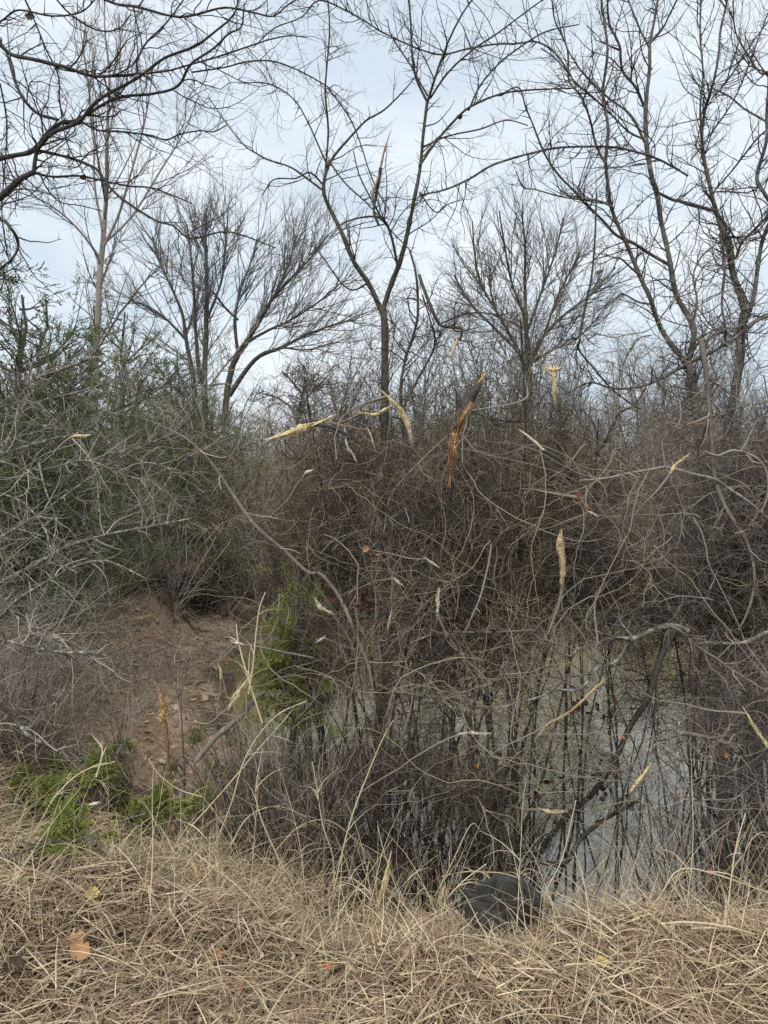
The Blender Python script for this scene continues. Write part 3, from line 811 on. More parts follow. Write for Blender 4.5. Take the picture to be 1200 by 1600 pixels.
# ------------------------------------------------------------------ trees at the right
bx = (*P(1135, 1330, 4.7)[:2], 0); bx = (bx[0], bx[1], H(bx[0], bx[1]) - 0.05)
tree('forked_tree', 'grey barked leafless tree forking low at the right, nearest the gap of sky', 'tree', [
    ('trunk', [(1134, 1330, 44), (1130, 1200, 42), (1128, 1080, 38), (1124, 980, 34), (1116, 860, 30), (1106, 760, 27), (1094, 680, 24), (1081, 620, 21), (1075, 580, 19), (1074, 562, 18)], 4.7, 5.0, (*bx, 0.11)),
    ('limb', [(1076, 572, 14), (1048, 536, 12), (1030, 505, 11), (1015, 470, 10.5), (1000, 432, 10), (989, 395, 9.5), (975, 370, 9), (958, 325, 8.5), (950, 282, 8), (946, 252, 7.5), (949, 200, 7), (946, 140, 6), (945, 80, 6), (942, 0, 5), (940, -40, 5)], 5.0, 4.7),
    ('limb', [(1074, 570, 15), (1082, 528, 14), (1078, 500, 13), (1060, 460, 13), (1050, 420, 12), (1045, 385, 11), (1038, 345, 11), (1028, 302, 12), (1018, 280, 11), (1010, 240, 11), (1008, 200, 10), (1009, 160, 9), (1013, 110, 8), (1015, 66, 7)], 5.0, 5.2),
    ('limb', [(1015, 70, 6), (1021, 32, 5.5), (1029, -5, 5)], 5.2, 5.2),
    ('limb', [(1014, 70, 5), (1034, 46, 4.5), (1048, 20, 4), (1060, -5, 4)], 5.2, 5.0),
    ('limb', [(1013, 72, 5), (995, 42, 4), (980, -5, 4)], 5.2, 5.4),
    ('limb', [(1006, 165, 7), (990, 136, 6.5), (973, 110, 6), (965, 75, 5.5), (955, 30, 5), (949, -5, 5)], 5.2, 5.0),
    ('limb', [(1007, 222, 6), (985, 182, 5), (955, 150, 4.5), (925, 125, 4), (900, 95, 3.5), (882, 60, 3), (868, 10, 2.5)], 5.2, 5.4),
    ('limb', [(1007, 218, 5), (985, 200, 4.5), (953, 180, 4), (925, 150, 4), (900, 130, 3.5), (870, 100, 3), (845, 75, 3)], 5.2, 4.9),
    ('limb', [(946, 255, 6), (933, 225, 5.5), (918, 190, 5), (905, 158, 5), (892, 120, 4.5), (884, 80, 4), (870, 30, 3.5), (862, -5, 3)], 4.8, 4.7),
    ('limb', [(1048, 415, 8), (1020, 396, 7.5), (990, 382, 7), (962, 368, 6.5), (940, 346, 6), (915, 320, 5.5), (898, 300, 5), (870, 270, 5), (850, 238, 4.5), (836, 200, 4), (822, 165, 3.5), (806, 145, 3), (780, 150, 2.5)], 5.1, 4.7),
    ('limb', [(1000, 430, 6), (985, 418, 5), (968, 404, 4), (958, 402, 3)], 4.9, 4.8),
    ('limb', [(1016, 475, 5), (1000, 470, 4.5), (975, 458, 4), (958, 470, 3)], 4.9, 5.1),
    ('limb', [(1030, 302, 7), (1050, 312, 7), (1075, 322, 7.5), (1100, 328, 8), (1118, 330, 8)], 5.2, 5.4),
    ('limb', [(1080, 515, 6), (1092, 470, 5), (1085, 430, 4.5), (1098, 400, 4), (1120, 380, 3)], 5.0, 5.2),
    ('limb', [(893, 120, 4), (868, 85, 4), (838, 66, 4), (808, 65, 4), (775, 68, 4), (730, 80, 4), (690, 82, 4), (645, 73, 3.5), (600, 55, 3.5), (575, 42, 3.5), (540, 22, 3.5), (500, 14, 3.5), (470, 22, 3), (430, 45, 3), (395, 75, 2.5)], 4.7, 4.2),
    ('limb', [(1075, 275, 5), (1058, 262, 5), (1020, 247, 5), (985, 236, 5), (955, 230, 5), (900, 228, 5), (850, 236, 5), (775, 255, 5), (735, 279, 5), (695, 298, 4.5), (655, 305, 4)], 5.0, 4.4),
    ('limb', [(960, 325, 5), (935, 312, 4.5), (905, 308, 4), (870, 306, 3.5), (835, 298, 3), (818, 290, 2.5), (806, 268, 2)], 4.8, 4.7)],
    'bark_grey', 'twig_dark', [gen(260, 0.85, 0.0033, trop=0.5), spur(450, 0.04, 0.15, 0.0021, 60)], base=bx, wig=0.012)
bx = (*P(1190, 1320, 5.3)[:2], 0); bx = (bx[0], bx[1], H(bx[0], bx[1]) - 0.05)
tree('twin_tree', 'lichen grey leafless tree closest to the right edge, with a Y fork', 'tree', [
    ('trunk', [(1185, 1300, 40), (1175, 1150, 34), (1160, 1000, 30), (1148, 880, 27), (1142, 760, 25), (1142, 680, 23), (1146, 620, 21), (1152, 560, 20), (1160, 515, 19), (1157, 480, 16), (1145, 432, 15), (1136, 392, 15), (1129, 360, 14), (1119, 325, 10), (1108, 290, 9), (1100, 240, 8), (1096, 200, 7.5)], 5.3, 5.6, (*bx, 0.11)),
    ('limb', [(1096, 202, 5), (1091, 172, 4.5), (1094, 120, 4), (1096, 60, 4), (1095, -5, 3.5)], 5.6, 5.6),
    ('limb', [(1097, 204, 7), (1105, 170, 6.5), (1112, 130, 6), (1120, 85, 5.5), (1128, 45, 5), (1138, -5, 4.5)], 5.6, 5.4),
    ('limb', [(1161, 512, 12), (1170, 470, 10.5), (1180, 430, 10), (1190, 380, 9), (1206, 335, 9), (1220, 280, 8)], 5.5, 5.3),
    ('limb', [(1150, 405, 7), (1165, 376, 6.5), (1185, 350, 6), (1204, 332, 6)], 5.5, 5.3),
    ('limb', [(1210, 325, 9), (1190, 300, 8.5), (1187, 272, 8), (1194, 222, 7.5), (1200, 180, 7), (1199, 120, 7), (1188, 116, 4), (1170, 85, 4), (1152, 45, 3.5), (1145, -5, 3)], 5.2, 5.0),
    ('limb', [(1197, 190, 5), (1165, 165, 4.5), (1140, 150, 4), (1112, 138, 3.5)], 5.2, 5.4),
    ('limb', [(1112, 155, 4), (1140, 120, 4), (1165, 80, 3.5), (1195, 40, 3), (1215, 10, 3)], 5.4, 5.6),
    ('limb', [(1115, 300, 4), (1150, 260, 4), (1180, 220, 4), (1210, 195, 3.5)], 5.5, 5.2),
    ('limb', [(1080, 250, 4), (1115, 205, 4), (1150, 150, 3.5), (1185, 60, 3), (1200, 20, 2.5)], 5.5, 5.7),
    ('limb', [(1134, 370, 5), (1160, 370, 4.5), (1180, 362, 4), (1205, 335, 3.5)], 5.5, 5.4),
    ('limb', [(1112, 300, 4), (1140, 298, 3.5), (1165, 302, 3.5), (1188, 292, 3)], 5.5, 5.4),
    ('limb', [(1240, 470, 12), (1200, 492, 11), (1180, 502, 10), (1150, 526, 9), (1112, 550, 8.5), (1062, 575, 8), (1010, 602, 7), (960, 607, 5), (920, 600, 4), (890, 612, 3)], 5.3, 4.6),
    ('limb', [(1136, 540, 6), (1138, 527, 6), (1130, 516, 6), (1115, 517, 6), (1106, 530, 5), (1105, 545, 4)], 5.0, 4.9),
    ('limb', [(1125, 365, 8), (1128, 420, 7), (1135, 470, 6), (1133, 510, 5)], 5.5, 5.2)],
    'bark_grey', 'twig_dark', [gen(230, 0.85, 0.0034, trop=0.5), spur(300, 0.04, 0.15, 0.0021, 60)], base=bx, wig=0.012)
bx = (*P(735, 1360, 4.1)[:2], 0); bx = (bx[0], bx[1], H(bx[0], bx[1]))
tree('dark_sapling', 'thin dark stem just right of the forked sapling, broken off at a mossy bend', 'sapling', [
    ('stem', [(735, 1150, 14), (715, 1110, 14), (700, 1060, 14), (682, 990, 13), (655, 900, 12), (640, 780, 11), (630, 680, 10), (628, 610, 7), (634, 560, 6), (650, 505, 6), (654, 470, 6), (650, 430, 5), (640, 390, 4)], 4.1, 4.3, (*bx, 0.03)),
    ('limb', [(628, 640, 6), (655, 590, 6), (680, 540, 5), (672, 500, 4), (660, 460, 3)], 4.2, 4.1),
    ('mossy_limb', [(655, 430, 8), (663, 455, 8), (675, 485, 8), (688, 505, 8), (705, 510, 7), (720, 514, 7), (719, 532, 6)], 4.2, 4.0),
    ('limb', [(690, 505, 4), (730, 488, 4), (770, 492, 3), (810, 510, 2.5)], 4.2, 4.4)],
    'bark_dark', 'twig_dark', [gen(50, 0.6, 0.0030, wig=0.22)], base=bx, wig=0.012)
# ------------------------------------------------------------------ pale brush reaching in from the left
bx = (-3.6, 5.0, H(-3.6, 5.0))
tree('pale_brush', 'pale grey twiggy brush with long crossing branches reaching in from the left', 'brush', [
    ('branch', [(-160, 900, 22), (-90, 820, 18), (-20, 760, 14), (5, 700, 11), (25, 652, 9), (36, 612, 8), (66, 590, 7), (130, 566, 7), (148, 545, 6), (182, 500, 5), (226, 445, 4), (262, 405, 3)], 5.0, 5.4, (*bx, 0.06)),
    ('branch', [(-60, 740, 10), (10, 712, 8), (80, 690, 7), (140, 672, 6), (200, 622, 5), (240, 606, 5), (330, 600, 3.5), (360, 598, 2.5)], 5.0, 4.6),
    ('branch', [(36, 634, 6), (80, 622, 5), (140, 610, 5), (170, 600, 4), (200, 598, 3)], 5.2, 5.0),
    ('branch', [(170, 722, 4), (195, 707, 5), (262, 680, 5), (310, 630, 5), (345, 585, 4.5), (365, 555, 4), (400, 510, 3)], 4.8, 5.6),
    ('branch', [(-60, 950, 14), (0, 912, 12), (60, 880, 10), (110, 855, 8), (170, 835, 6), (235, 822, 5), (300, 810, 3.5)], 4.6, 4.3),
    ('branch', [(0, 965, 9), (40, 930, 8), (80, 905, 7), (120, 885, 6), (170, 878, 5), (230, 905, 4)], 4.3, 4.0),
    ('branch', [(-30, 905, 7), (0, 930, 7), (30, 968, 6), (70, 992, 6), (110, 1010, 5), (150, 1032, 4)], 4.0, 3.9),
    ('branch', [(-30, 995, 9), (0, 1000, 8), (50, 1012, 8), (100, 1018, 7), (140, 1020, 6), (180, 1034, 4), (205, 1040, 3)], 3.9, 3.8),
    ('branch', [(100, 1015, 5), (108, 1045, 5), (102, 1070, 4), (88, 1095, 3.5), (78, 1105, 3)], 3.85, 3.8),
    ('branch', [(0, 840, 7), (60, 800, 6), (120, 765, 5), (180, 720, 4.5), (240, 690, 4), (300, 668, 3)], 4.6, 4.9),
    ('branch', [(0, 720, 5), (60, 735, 4.5), (130, 720, 4), (190, 745, 4), (250, 755, 3)], 4.4, 4.2),
    ('branch', [(60, 720, 4), (75, 765, 4), (90, 810, 4), (85, 850, 3.5), (100, 890, 3)], 4.3, 4.1),
    ('branch', [(0, 770, 5), (30, 790, 4.5), (65, 830, 4), (85, 870, 3.5), (120, 895, 3)], 4.3, 4.1),
    ('branch', [(60, 630, 4), (90, 660, 4), (120, 690, 4), (150, 740, 3.5), (155, 800, 3)], 4.9, 4.5),
    ('branch', [(150, 670, 4), (180, 700, 4), (215, 720, 3.5), (260, 730, 3), (320, 770, 2.5)], 4.7, 4.5),
    ('branch', [(200, 800, 4), (250, 770, 4), (290, 720, 3.5), (340, 690, 3), (380, 640, 2.5)], 4.5, 4.8)],
    'bark_lichen', 'twig_pale', [gen(185, 0.85, 0.0036, wig=0.17, trop=-0.02, c=0.06), spur(500, 0.05, 0.25, 0.0024, 55)], base=bx, wig=0.015)
branch_thing('fallen_branch', 'bare grey branch slanting down across the dirt slope at the left edge', 'branch', [(-40, 1060, 12), (0, 1102, 11), (18, 1130, 10), (50, 1150, 9), (85, 1172, 8), (112, 1186, 6)], 3.7, 3.9, 'bark_lichen', [spur(14, 0.05, 0.2, 0.003)], 'twig_grey')
PB = 'pale twiggy bushes at the left'
pb = bush('twiggy_bush', 'pale twiggy bush below the crossing branches on the left bank', PB, 'twig_grey', 'twig_pale', H_=1.7, W=1.1, stems=13, l1=120, l2=700, l3=700, r=0.0062, curl=0.14, droop=-0.9, loc=on(-40, 900, 5.2))
for px, Y_, s in ((-30, 6.2, 1.0), (-90, 4.6, 0.9), (-60, 6.4, 1.3), (-30, 7.2, 1.2), (-160, 5.6, 1.2), (285, 15.3, 1.8), (370, 17.5, 2.0), (425, 19.2, 1.9)):
    copy_tree(pb, on(px, 1000, Y_), rnd(0, 6.28, 1)[0], s, 'pale twiggy bush below the crossing branches on the left bank', PB, 'bush')
BB = 'reddish brown brush at the left'
bb = bush('reddish_brush', 'low reddish brown brush at the foot of the left slope', BB, 'twig_purple', 'twig_purple', H_=0.9, W=0.6, stems=40, l1=160, l2=600, l3=400, r=0.004, curl=0.06, droop=-0.3, loc=on(5, 1150, 4.5))
for px, Y_, s in ((-15, 4.9, 1.0), (58, 5.0, 0.6), (-60, 4.6, 1.1), (-5, 5.6, 1.1)):
    copy_tree(bb, on(px, 1000, Y_), rnd(0, 6.28, 1)[0], s, 'low reddish brown brush at the foot of the left slope', BB, 'bush')

# ------------------------------------------------------------------ central and right-hand thicket on the near bank
TG = 'tangled bramble bushes on the near bank'
pr = [bush('bramble_bush', 'x', TG, 'twig_dark', 'bramble_olive', H_=3.5, W=0.80, stems=7, l1=430, l2=2500, l3=1300, r=0.0088, curl=0.24, droop=-0.3, low=0.43, wmax=0.74, zmin=1.6),
      bush('bramble_bush', 'x', TG, 'twig_dark', 'bramble_brown', H_=3.4, W=0.85, stems=7, l1=430, l2=2500, l3=1300, r=0.0088, curl=0.27, droop=-0.4, low=0.42, wmax=0.78, zmin=1.4),
      bush('bramble_bush', 'x', TG, 'twig_dark', 'bramble_grey', H_=3.2, W=0.85, stems=7, l1=400, l2=2400, l3=1300, r=0.0088, curl=0.27, droop=-0.5, low=0.43, wmax=0.88, zmin=1.5),
      bush('bramble_bush', 'x', TG, 'twig_dark', 'bramble_brown', H_=3.3, W=0.80, stems=6, l1=400, l2=2400, l3=1300, r=0.0080, curl=0.25, droop=-0.35, low=0.5, wmax=0.76, zmin=2.0)]
# x, y, scale xy, scale z, shape, label
spots = [(-0.05, 4.35, 0.9, 0.98, 0, 'tangled olive bramble in front of the trunk of the forked sapling'),
         (0.30, 4.45, 0.9, 1.12, 1, 'tangled brown bramble just right of the trunk of the forked sapling'),
         (0.70, 4.60, 1.0, 1.18, 0, 'tall tangled olive bramble under the leaning snag'),
         (0.10, 5.0, 1.0, 1.10, 3, 'tangled dark bramble right behind the trunk of the forked sapling'),
         (0.55, 5.2, 1.1, 1.24, 1, 'tangled brown bramble behind the leaning snag'),
         (-0.30, 4.75, 0.8, 0.84, 3, 'tangled dark bramble beside the sweeping brown cane'),
         (-0.55, 5.1, 0.7, 0.84, 0, 'small olive bramble under the big yellow splinter'),
         (1.05, 5.3, 0.95, 1.15, 3, 'tangled dark bramble below the star-topped stub'),
         (1.50, 5.5, 0.95, 1.10, 3, 'tangled dark bramble around the short thick tan stub'),
         (1.95, 5.7, 0.9, 1.10, 3, 'tangled dark bramble right of the short thick tan stub'),
         (2.35, 4.9, 1.0, 1.28, 2, 'tangled grey bramble around the trunk of the low forking tree'),
         (2.15, 5.3, 0.9, 1.02, 1, 'tangled brown bramble left of the low forking tree'),
         (2.65, 4.4, 1.0, 1.18, 2, 'tangled grey bramble at the right edge under the looping stem'),
         (2.55, 5.5, 1.2, 1.15, 3, 'tangled dark bramble behind the low forking tree'),
         (3.2, 5.0, 1.2, 1.38, 2, 'tangled grey bramble under the tree closest to the right edge'),
         (2.00, 3.9, 0.55, 0.55, 2, 'low grey bramble around the white-spotted upright stem'),
         (0.05, 3.85, 0.45, 0.46, 1, 'low brown bramble at the foot of the forked sapling'),
         (0.42, 3.75, 0.42, 0.34, 0, 'low olive bramble left of the black plastic tub'),
         (-0.25, 3.95, 0.5, 0.55, 3, 'low dark bramble right of the small bright cedar'),
         (3.7, 4.4, 1.1, 1.0, 2, 'tangled grey bramble just outside the right edge')]
first = {}
for x, y, s, sz, k, lab in spots:
    loc = (x, y, H(x, y))
    rz = rnd(0, 6.28, 1)[0]
    if k not in first:
        first[k] = 1
        pr[k].location = loc; pr[k].rotation_euler = (0, 0, rz); pr[k].scale = (s, s, sz); pr[k]['label'] = lab
    else:
        copy_tree(pr[k], loc, rz, (s, s, sz), lab, TG, 'bush')
# fine upright shoots standing at the waterline
SG = 'fine upright shoots at the waterline'
lab_s = 'fine dark upright shoots hanging in front of the pale water'
sh = bush('shoot_clump', lab_s, SG, 'twig_dark', 'twig_brown', H_=1.3, W=0.36, stems=34, l1=110, l2=420, l3=300, r=0.0036, curl=0.08, droop=-0.1)
sh.location = (0.3, 4.2, H(0.3, 4.2))
for x, y, s in ((-0.2, 4.0, 0.85), (0.05, 4.3, 1.0), (0.6, 4.3, 0.9), (0.85, 4.6, 0.8), (2.0, 4.6, 1.0), (2.3, 4.3, 1.0), (-0.35, 4.35, 0.9), (1.9, 3.9, 0.7), (2.6, 4.0, 0.9), (-0.05, 3.7, 0.6), (-0.3, 3.6, 0.6), (-0.5, 4.0, 0.8), (-0.65, 4.4, 0.9), (-0.5, 3.7, 0.6), (-0.8, 4.6, 0.9), (-0.7, 4.0, 0.7)):
    copy_tree(sh, (x, y, H(x, y)), rnd(0, 6.28, 1)[0], (s, s, s * 1.1), lab_s, SG, 'bush')

# bare sticks and saplings on the dirt shore
branch_thing('shore_shrub', 'many-stemmed pale leafless shrub in front of the dark hollow under the cut bank', 'shrub', [(272, 965, 6), (270, 930, 5), (268, 890, 4), (262, 840, 3)], 10.5, 10.5, 'bark_lichen',
             [[dict(n=26, len=(0.7, 1.5), ang=28, seg=7, wig=0.10, r=0.010, t0=0.0, t1=0.35, trop=(0, 0, 0.2)), dict(n=120, len=(0.2, 0.6), ang=40, seg=4, wig=0.15, r=0.006), dict(n=200, len=(0.1, 0.25), ang=45, seg=3, wig=0.15, r=0.004)]], 'twig_grey')
for (px, py, h), lab in zip(((200, 1185, 1.0), (215, 1170, 0.8), (330, 1150, 0.9), (160, 1130, 0.6), (275, 1120, 1.25)),
        ('brown leafless sapling on the near slope left of the splintered orange stub', 'short brown leafless sapling behind the mown edge at the left', 'thin brown leafless sapling left of the small bright cedar', 'small brown leafless sapling on the bare dirt slope', 'spindly brown leafless sapling in the middle of the dirt shore')):
    q = on(px, py, 4.4)
    r_ = empty('shore_sapling', q); tag(r_, lab, 'sapling', 'leafless saplings on the dirt shore')
    p, rr = grow(np.array([[0, 0, -0.1]]), np.array([[rng.normal() * .1, rng.normal() * .1, 1]]), h, np.array([0.012]), np.array([0.003]), 16, 0.06)
    m_ = MB(); m_.tubes(p, rr, 5); obj('stem', m_, 'cane', r_)
    m_ = MB(); chain(m_, p, rr, [dict(n=16, len=(0.25, 0.6), ang=42, seg=7, wig=0.12, r=0.005, t0=0.15, trop=(0, 0, 0.5)), dict(n=70, len=(0.08, 0.3), ang=45, seg=4, wig=0.15, r=0.003)]); tag(obj('twigs', m_, 'twig_brown', r_), kind='stuff')

# ------------------------------------------------------------------ traced canes and boughs in the thicket
tw = [gen(10, 0.5, 0.0035, wig=0.2)]
BT = lambda nm, lab, pts, y0, y1, m, ch=None, mt='twig_brown', cat='branch': branch_thing(nm, lab, cat, pts, y0, y1, m, ch if ch is not None else [spur(22, 0.04, 0.3, 0.003)], mt)
BT('arching_cane', 'long light brown cane sweeping down from the left brush into the central thicket', [(215, 650, 1.5), (255, 668, 3), (300, 690, 5), (335, 728, 6.5), (362, 772, 8), (400, 820, 8), (442, 862, 8.5), (480, 892, 8), (502, 900, 9), (530, 935, 9), (548, 965, 10), (562, 1005, 10), (575, 1035, 9), (582, 1070, 8)], 4.2, 3.6, 'cane')
BT('arching_cane', 'thin tan cane arching above the white litter', [(500, 866, 3.5), (520, 846, 4), (550, 832, 4), (590, 822, 4), (640, 790, 3.5), (690, 770, 3)], 3.9, 4.3, 'cane', [spur(8, 0.03, 0.15, 0.002)])
BT('thorny_cane', 'pale thorny cane bowed across the brush at right', [(905, 751, 4), (945, 748, 5), (985, 740, 5.5), (1015, 735, 6), (1042, 731, 6), (1080, 739, 6), (1115, 747, 6), (1140, 762, 6), (1165, 783, 5.5), (1205, 815, 5)], 3.7, 3.9, 'bark_pale', [spur(50, 0.02, 0.06, 0.0022, 70)], 'twig_pale')
BT('hanging_vine', 'thick grey hanging stem curving down near the right edge', [(1095, 530, 14), (1100, 570, 12), (1106, 620, 11), (1110, 690, 10), (1116, 745, 10), (1130, 790, 11), (1148, 820, 10), (1168, 850, 8), (1178, 885, 7), (1174, 925, 6.5), (1163, 960, 6), (1154, 985, 5)], 3.9, 3.8, 'cane', [gen(14, 0.5, 0.004)])
BT('hanging_vine', 'thin grey stem looping over the right edge of the brush', [(1100, 705, 5), (1125, 712, 6), (1150, 705, 6), (1180, 715, 6), (1198, 740, 6), (1200, 775, 5), (1190, 800, 4)], 3.8, 3.8, 'bark_pale', [gen(8, 0.4, 0.0035)], 'twig_pale')
BT('curved_bough', 'dark brown bough curving up to the right above the thicket', [(690, 798, 10), (720, 785, 10), (770, 768, 10), (830, 756, 9), (870, 745, 9), (900, 732, 9), (930, 708, 9), (948, 685, 8), (958, 662, 7), (972, 645, 6), (990, 632, 5), (1010, 605, 4)], 4.1, 4.4, 'bark_dark', [gen(24, 0.55, 0.004)])
BT('lichen_branch', 'crooked branch crusted with pale lichen reaching left over the water', [(1075, 985, 15), (1050, 980, 14), (1020, 985, 13), (990, 995, 12), (960, 1003, 10), (930, 1012, 9), (905, 1020, 8), (892, 1026, 7), (868, 1018, 5)], 3.8, 3.5, 'bark_lichen', [gen(16, 0.4, 0.0035)], 'twig_grey')
BT('lichen_branch', 'lower pale lichen branch slanting down left beneath the crooked one', [(980, 1005, 9), (960, 1030, 9), (930, 1048, 9), (900, 1068, 8), (870, 1080, 7), (840, 1087, 6), (805, 1098, 5), (770, 1110, 4)], 3.7, 3.4, 'bark_lichen', [gen(14, 0.4, 0.0035)], 'twig_grey')
BT('lichen_branch', 'pale lichen branch coming in at the right edge above the water', [(1240, 985, 14), (1200, 992, 13), (1175, 1000, 12), (1150, 1006, 9), (1120, 1004, 6)], 3.8, 3.8, 'bark_lichen', [gen(8, 0.4, 0.0035)], 'twig_grey')
BT('brown_branch', 'smooth brown branch running down to the right below the lichen branches', [(1040, 975, 6), (1060, 985, 7), (1090, 1010, 7), (1120, 1030, 7), (1150, 1052, 7), (1200, 1082, 7), (1240, 1105, 7)], 3.5, 3.6, 'cane', [gen(10, 0.4, 0.0035)])
BT('leaning_sapling', 'dark stem leaning down left from the lichen branch to the water', [(1055, 985, 14), (1040, 1020, 14), (1028, 1050, 14), (1010, 1090, 15), (985, 1140, 14), (955, 1195, 14), (920, 1245, 13), (885, 1278, 13), (845, 1325, 13), (825, 1360, 14)], 4.2, 4.0, 'bark_dark', [gen(16, 0.45, 0.003)], 'twig_dark')
BT('fallen_limb', 'dark sagging limb behind the black plastic tub', [(735, 1215, 11), (752, 1250, 12), (775, 1285, 13), (795, 1310, 14), (822, 1335, 14), (850, 1348, 13), (880, 1338, 13), (905, 1315, 12), (935, 1290, 11), (970, 1265, 9), (1000, 1250, 7)], 3.7, 3.8, 'bark_dark', [gen(12, 0.35, 0.003)], 'twig_dark')
BT('dark_shoot', 'short dark upright stem rising behind the black plastic tub', [(797, 1375, 12), (795, 1340, 12), (790, 1300, 11), (780, 1262, 9), (770, 1220, 6)], 3.6, 3.6, 'bark_moss', [spur(8, 0.05, 0.2, 0.003)], 'twig_dark')
BT('lichen_sapling', 'upright stem spotted with white lichen near the grass at right', [(1048, 1420, 14), (1050, 1380, 15), (1052, 1320, 14), (1055, 1270, 13), (1060, 1220, 11), (1058, 1170, 8), (1062, 1120, 6)], 3.3, 3.5, 'bark_lichen', [gen(14, 0.4, 0.0035)], 'twig_grey')
BT('brown_branch', 'thick brown branch lying level in the right brush', [(1045, 1152, 8), (1070, 1148, 10), (1100, 1149, 10), (1125, 1156, 9), (1150, 1166, 7)], 3.6, 3.6, 'cane', [gen(8, 0.35, 0.0035)])
BT('brown_branch', 'long grey brown branch level across the centre thicket above the burgundy leaves', [(640, 1005, 6), (680, 993, 7), (720, 990, 6), (770, 988, 5), (840, 984, 4)], 3.7, 3.8, 'cane', [gen(8, 0.35, 0.003)])
BT('brown_branch', 'brown branch emerging low in the centre thicket', [(590, 1070, 8), (615, 1080, 8), (650, 1086, 8), (680, 1088, 7), (715, 1092, 5)], 3.6, 3.6, 'cane', [gen(8, 0.35, 0.003)])
BT('pale_stick', 'straight pale stick standing up through the thicket right of centre', [(768, 850, 4), (762, 880, 4.5), (750, 930, 5), (738, 960, 4), (728, 985, 3)], 3.5, 3.5, 'bark_pale', [spur(5, 0.03, 0.08, 0.002)], 'twig_pale')
BT('pale_stick', 'short upright pale stick in front of the lichen branches', [(932, 925, 4), (931, 960, 4.5), (932, 1000, 4.5), (931, 1012, 4)], 3.4, 3.4, 'bark_pale', [], 'twig_pale')
BT('pale_vine', 'pale vine dangling over the upper centre thicket', [(700, 680, 4), (660, 720, 4), (630, 750, 4), (610, 780, 3.5), (600, 830, 3)], 3.9, 3.9, 'bark_pale', [gen(10, 0.45, 0.003)], 'twig_pale')
BT('pale_vine', 'thin whitish vine with a hooked end over the bush right of the leaning snag', [(730, 642, 3), (770, 636, 4), (805, 630, 4), (820, 622, 4), (824, 608, 3.5), (822, 598, 3)], 3.9, 4.0, 'bark_pale', [], 'twig_pale')
BT('hanging_vine', 'dark knotted vine hanging from the right tree in the gap of sky', [(932, 300, 4), (928, 380, 4.5), (922, 440, 5), (912, 500, 6), (906, 530, 6), (908, 545, 5), (925, 570, 5), (960, 610, 5), (1000, 640, 4)], 4.5, 4.4, 'bark_dark', [gen(10, 0.4, 0.003)], 'twig_dark')

# extra loose tangle: long wandering vine stems filling the face of the thicket
VG = 'wandering vine stems in the thicket'
def vine_proto(mt, n1, n2, L, r, label, group):
    q = np.zeros(3)
    p, rr = grow(q[None], rdir(1) * np.array([1, 0.35, 0.9]), np.array([L]), np.array([r]), np.array([r * 0.3]), 26, 0.19, (0, 0, -0.5), 0.05)
    r_ = empty('wandering_vine'); tag(r_, label, 'vine', group)
    m_ = MB(); m_.tubes(p, rr, 4); obj('stem', m_, mt, r_)
    m_ = MB(); chain(m_, p, rr, [dict(n=n1, len=(0.15, 0.55), ang=50, seg=8, wig=0.24, curl=0.08, r=r * 0.52), dict(n=n2, len=(0.05, 0.22), ang=52, seg=4, wig=0.24, curl=0.08, r=r * 0.38)])
    tag(obj('twigs', m_, mt, r_), kind='stuff')
    return r_
zones = [('pale grey leafless vine looping over the upper centre thicket', (430, 930, 620, 1000), (3.6, 4.4), ('twig_grey', 'twig_brown', 'twig_olive', 'twig_pale', 'twig_olive'), 50, 16, 56, 0.0037),
         ('grey leafless vine looping through the right-hand thicket', (900, 1240, 660, 1150), (3.6, 4.6), ('twig_grey', 'twig_brown', 'twig_olive', 'twig_pale', 'twig_brown'), 44, 16, 56, 0.0038),
         ('grey leafless vine tangled low at the right above the straw', (990, 1240, 1130, 1330), (3.4, 3.9), ('twig_grey', 'twig_brown'), 38, 14, 40, 0.0034),
         ('fine dark leafless vine tangled in front of the pale water', (770, 1010, 980, 1330), (3.5, 4.3), ('twig_dark', 'twig_dark', 'twig_brown'), 62, 26, 90, 0.0024),
         ('grey leafless vine climbing the trees at the right edge', (1000, 1240, 470, 760), (4.2, 4.9), ('twig_grey', 'twig_brown', 'twig_dark'), 34, 14, 44, 0.0042),
         ('thin brown leafless vine hanging low in the centre thicket', (400, 850, 1000, 1310), (3.5, 4.0), ('twig_brown', 'twig_olive', 'twig_grey'), 84, 12, 34, 0.0032),
         ('thin grey leafless vine crossing the left brush', (60, 430, 620, 860), (5.0, 7.5), ('twig_grey', 'twig_olive'), 26, 14, 34, 0.0050)]
for lab, (x0, x1, y0, y1), (d0, d1), mts, cnt, n1, n2, r in zones:
    protos = []
    for k in range(cnt):
        if k < 5:
            o_ = vine_proto(mts[k % len(mts)], n1, n2, rnd(0.7, 1.6, 1)[0], r * rnd(0.75, 1.2, 1)[0], lab, 'vines: ' + lab.split(' leafless ')[1])
            protos.append(o_)
        else:
            o_ = copy_tree(protos[k % 5], (0, 0, 0), 0, rnd(0.7, 1.15, 1)[0], lab, 'vines: ' + lab.split(' leafless ')[1], 'vine')
        o_.location = P(rnd(x0, x1, 1)[0], rnd(y0, y1, 1)[0], rnd(d0, d1, 1)[0])
        o_.rotation_euler = (rng.normal() * 0.5, rng.normal() * 0.7, rng.choice([0, math.pi]) + rng.normal() * 0.5)
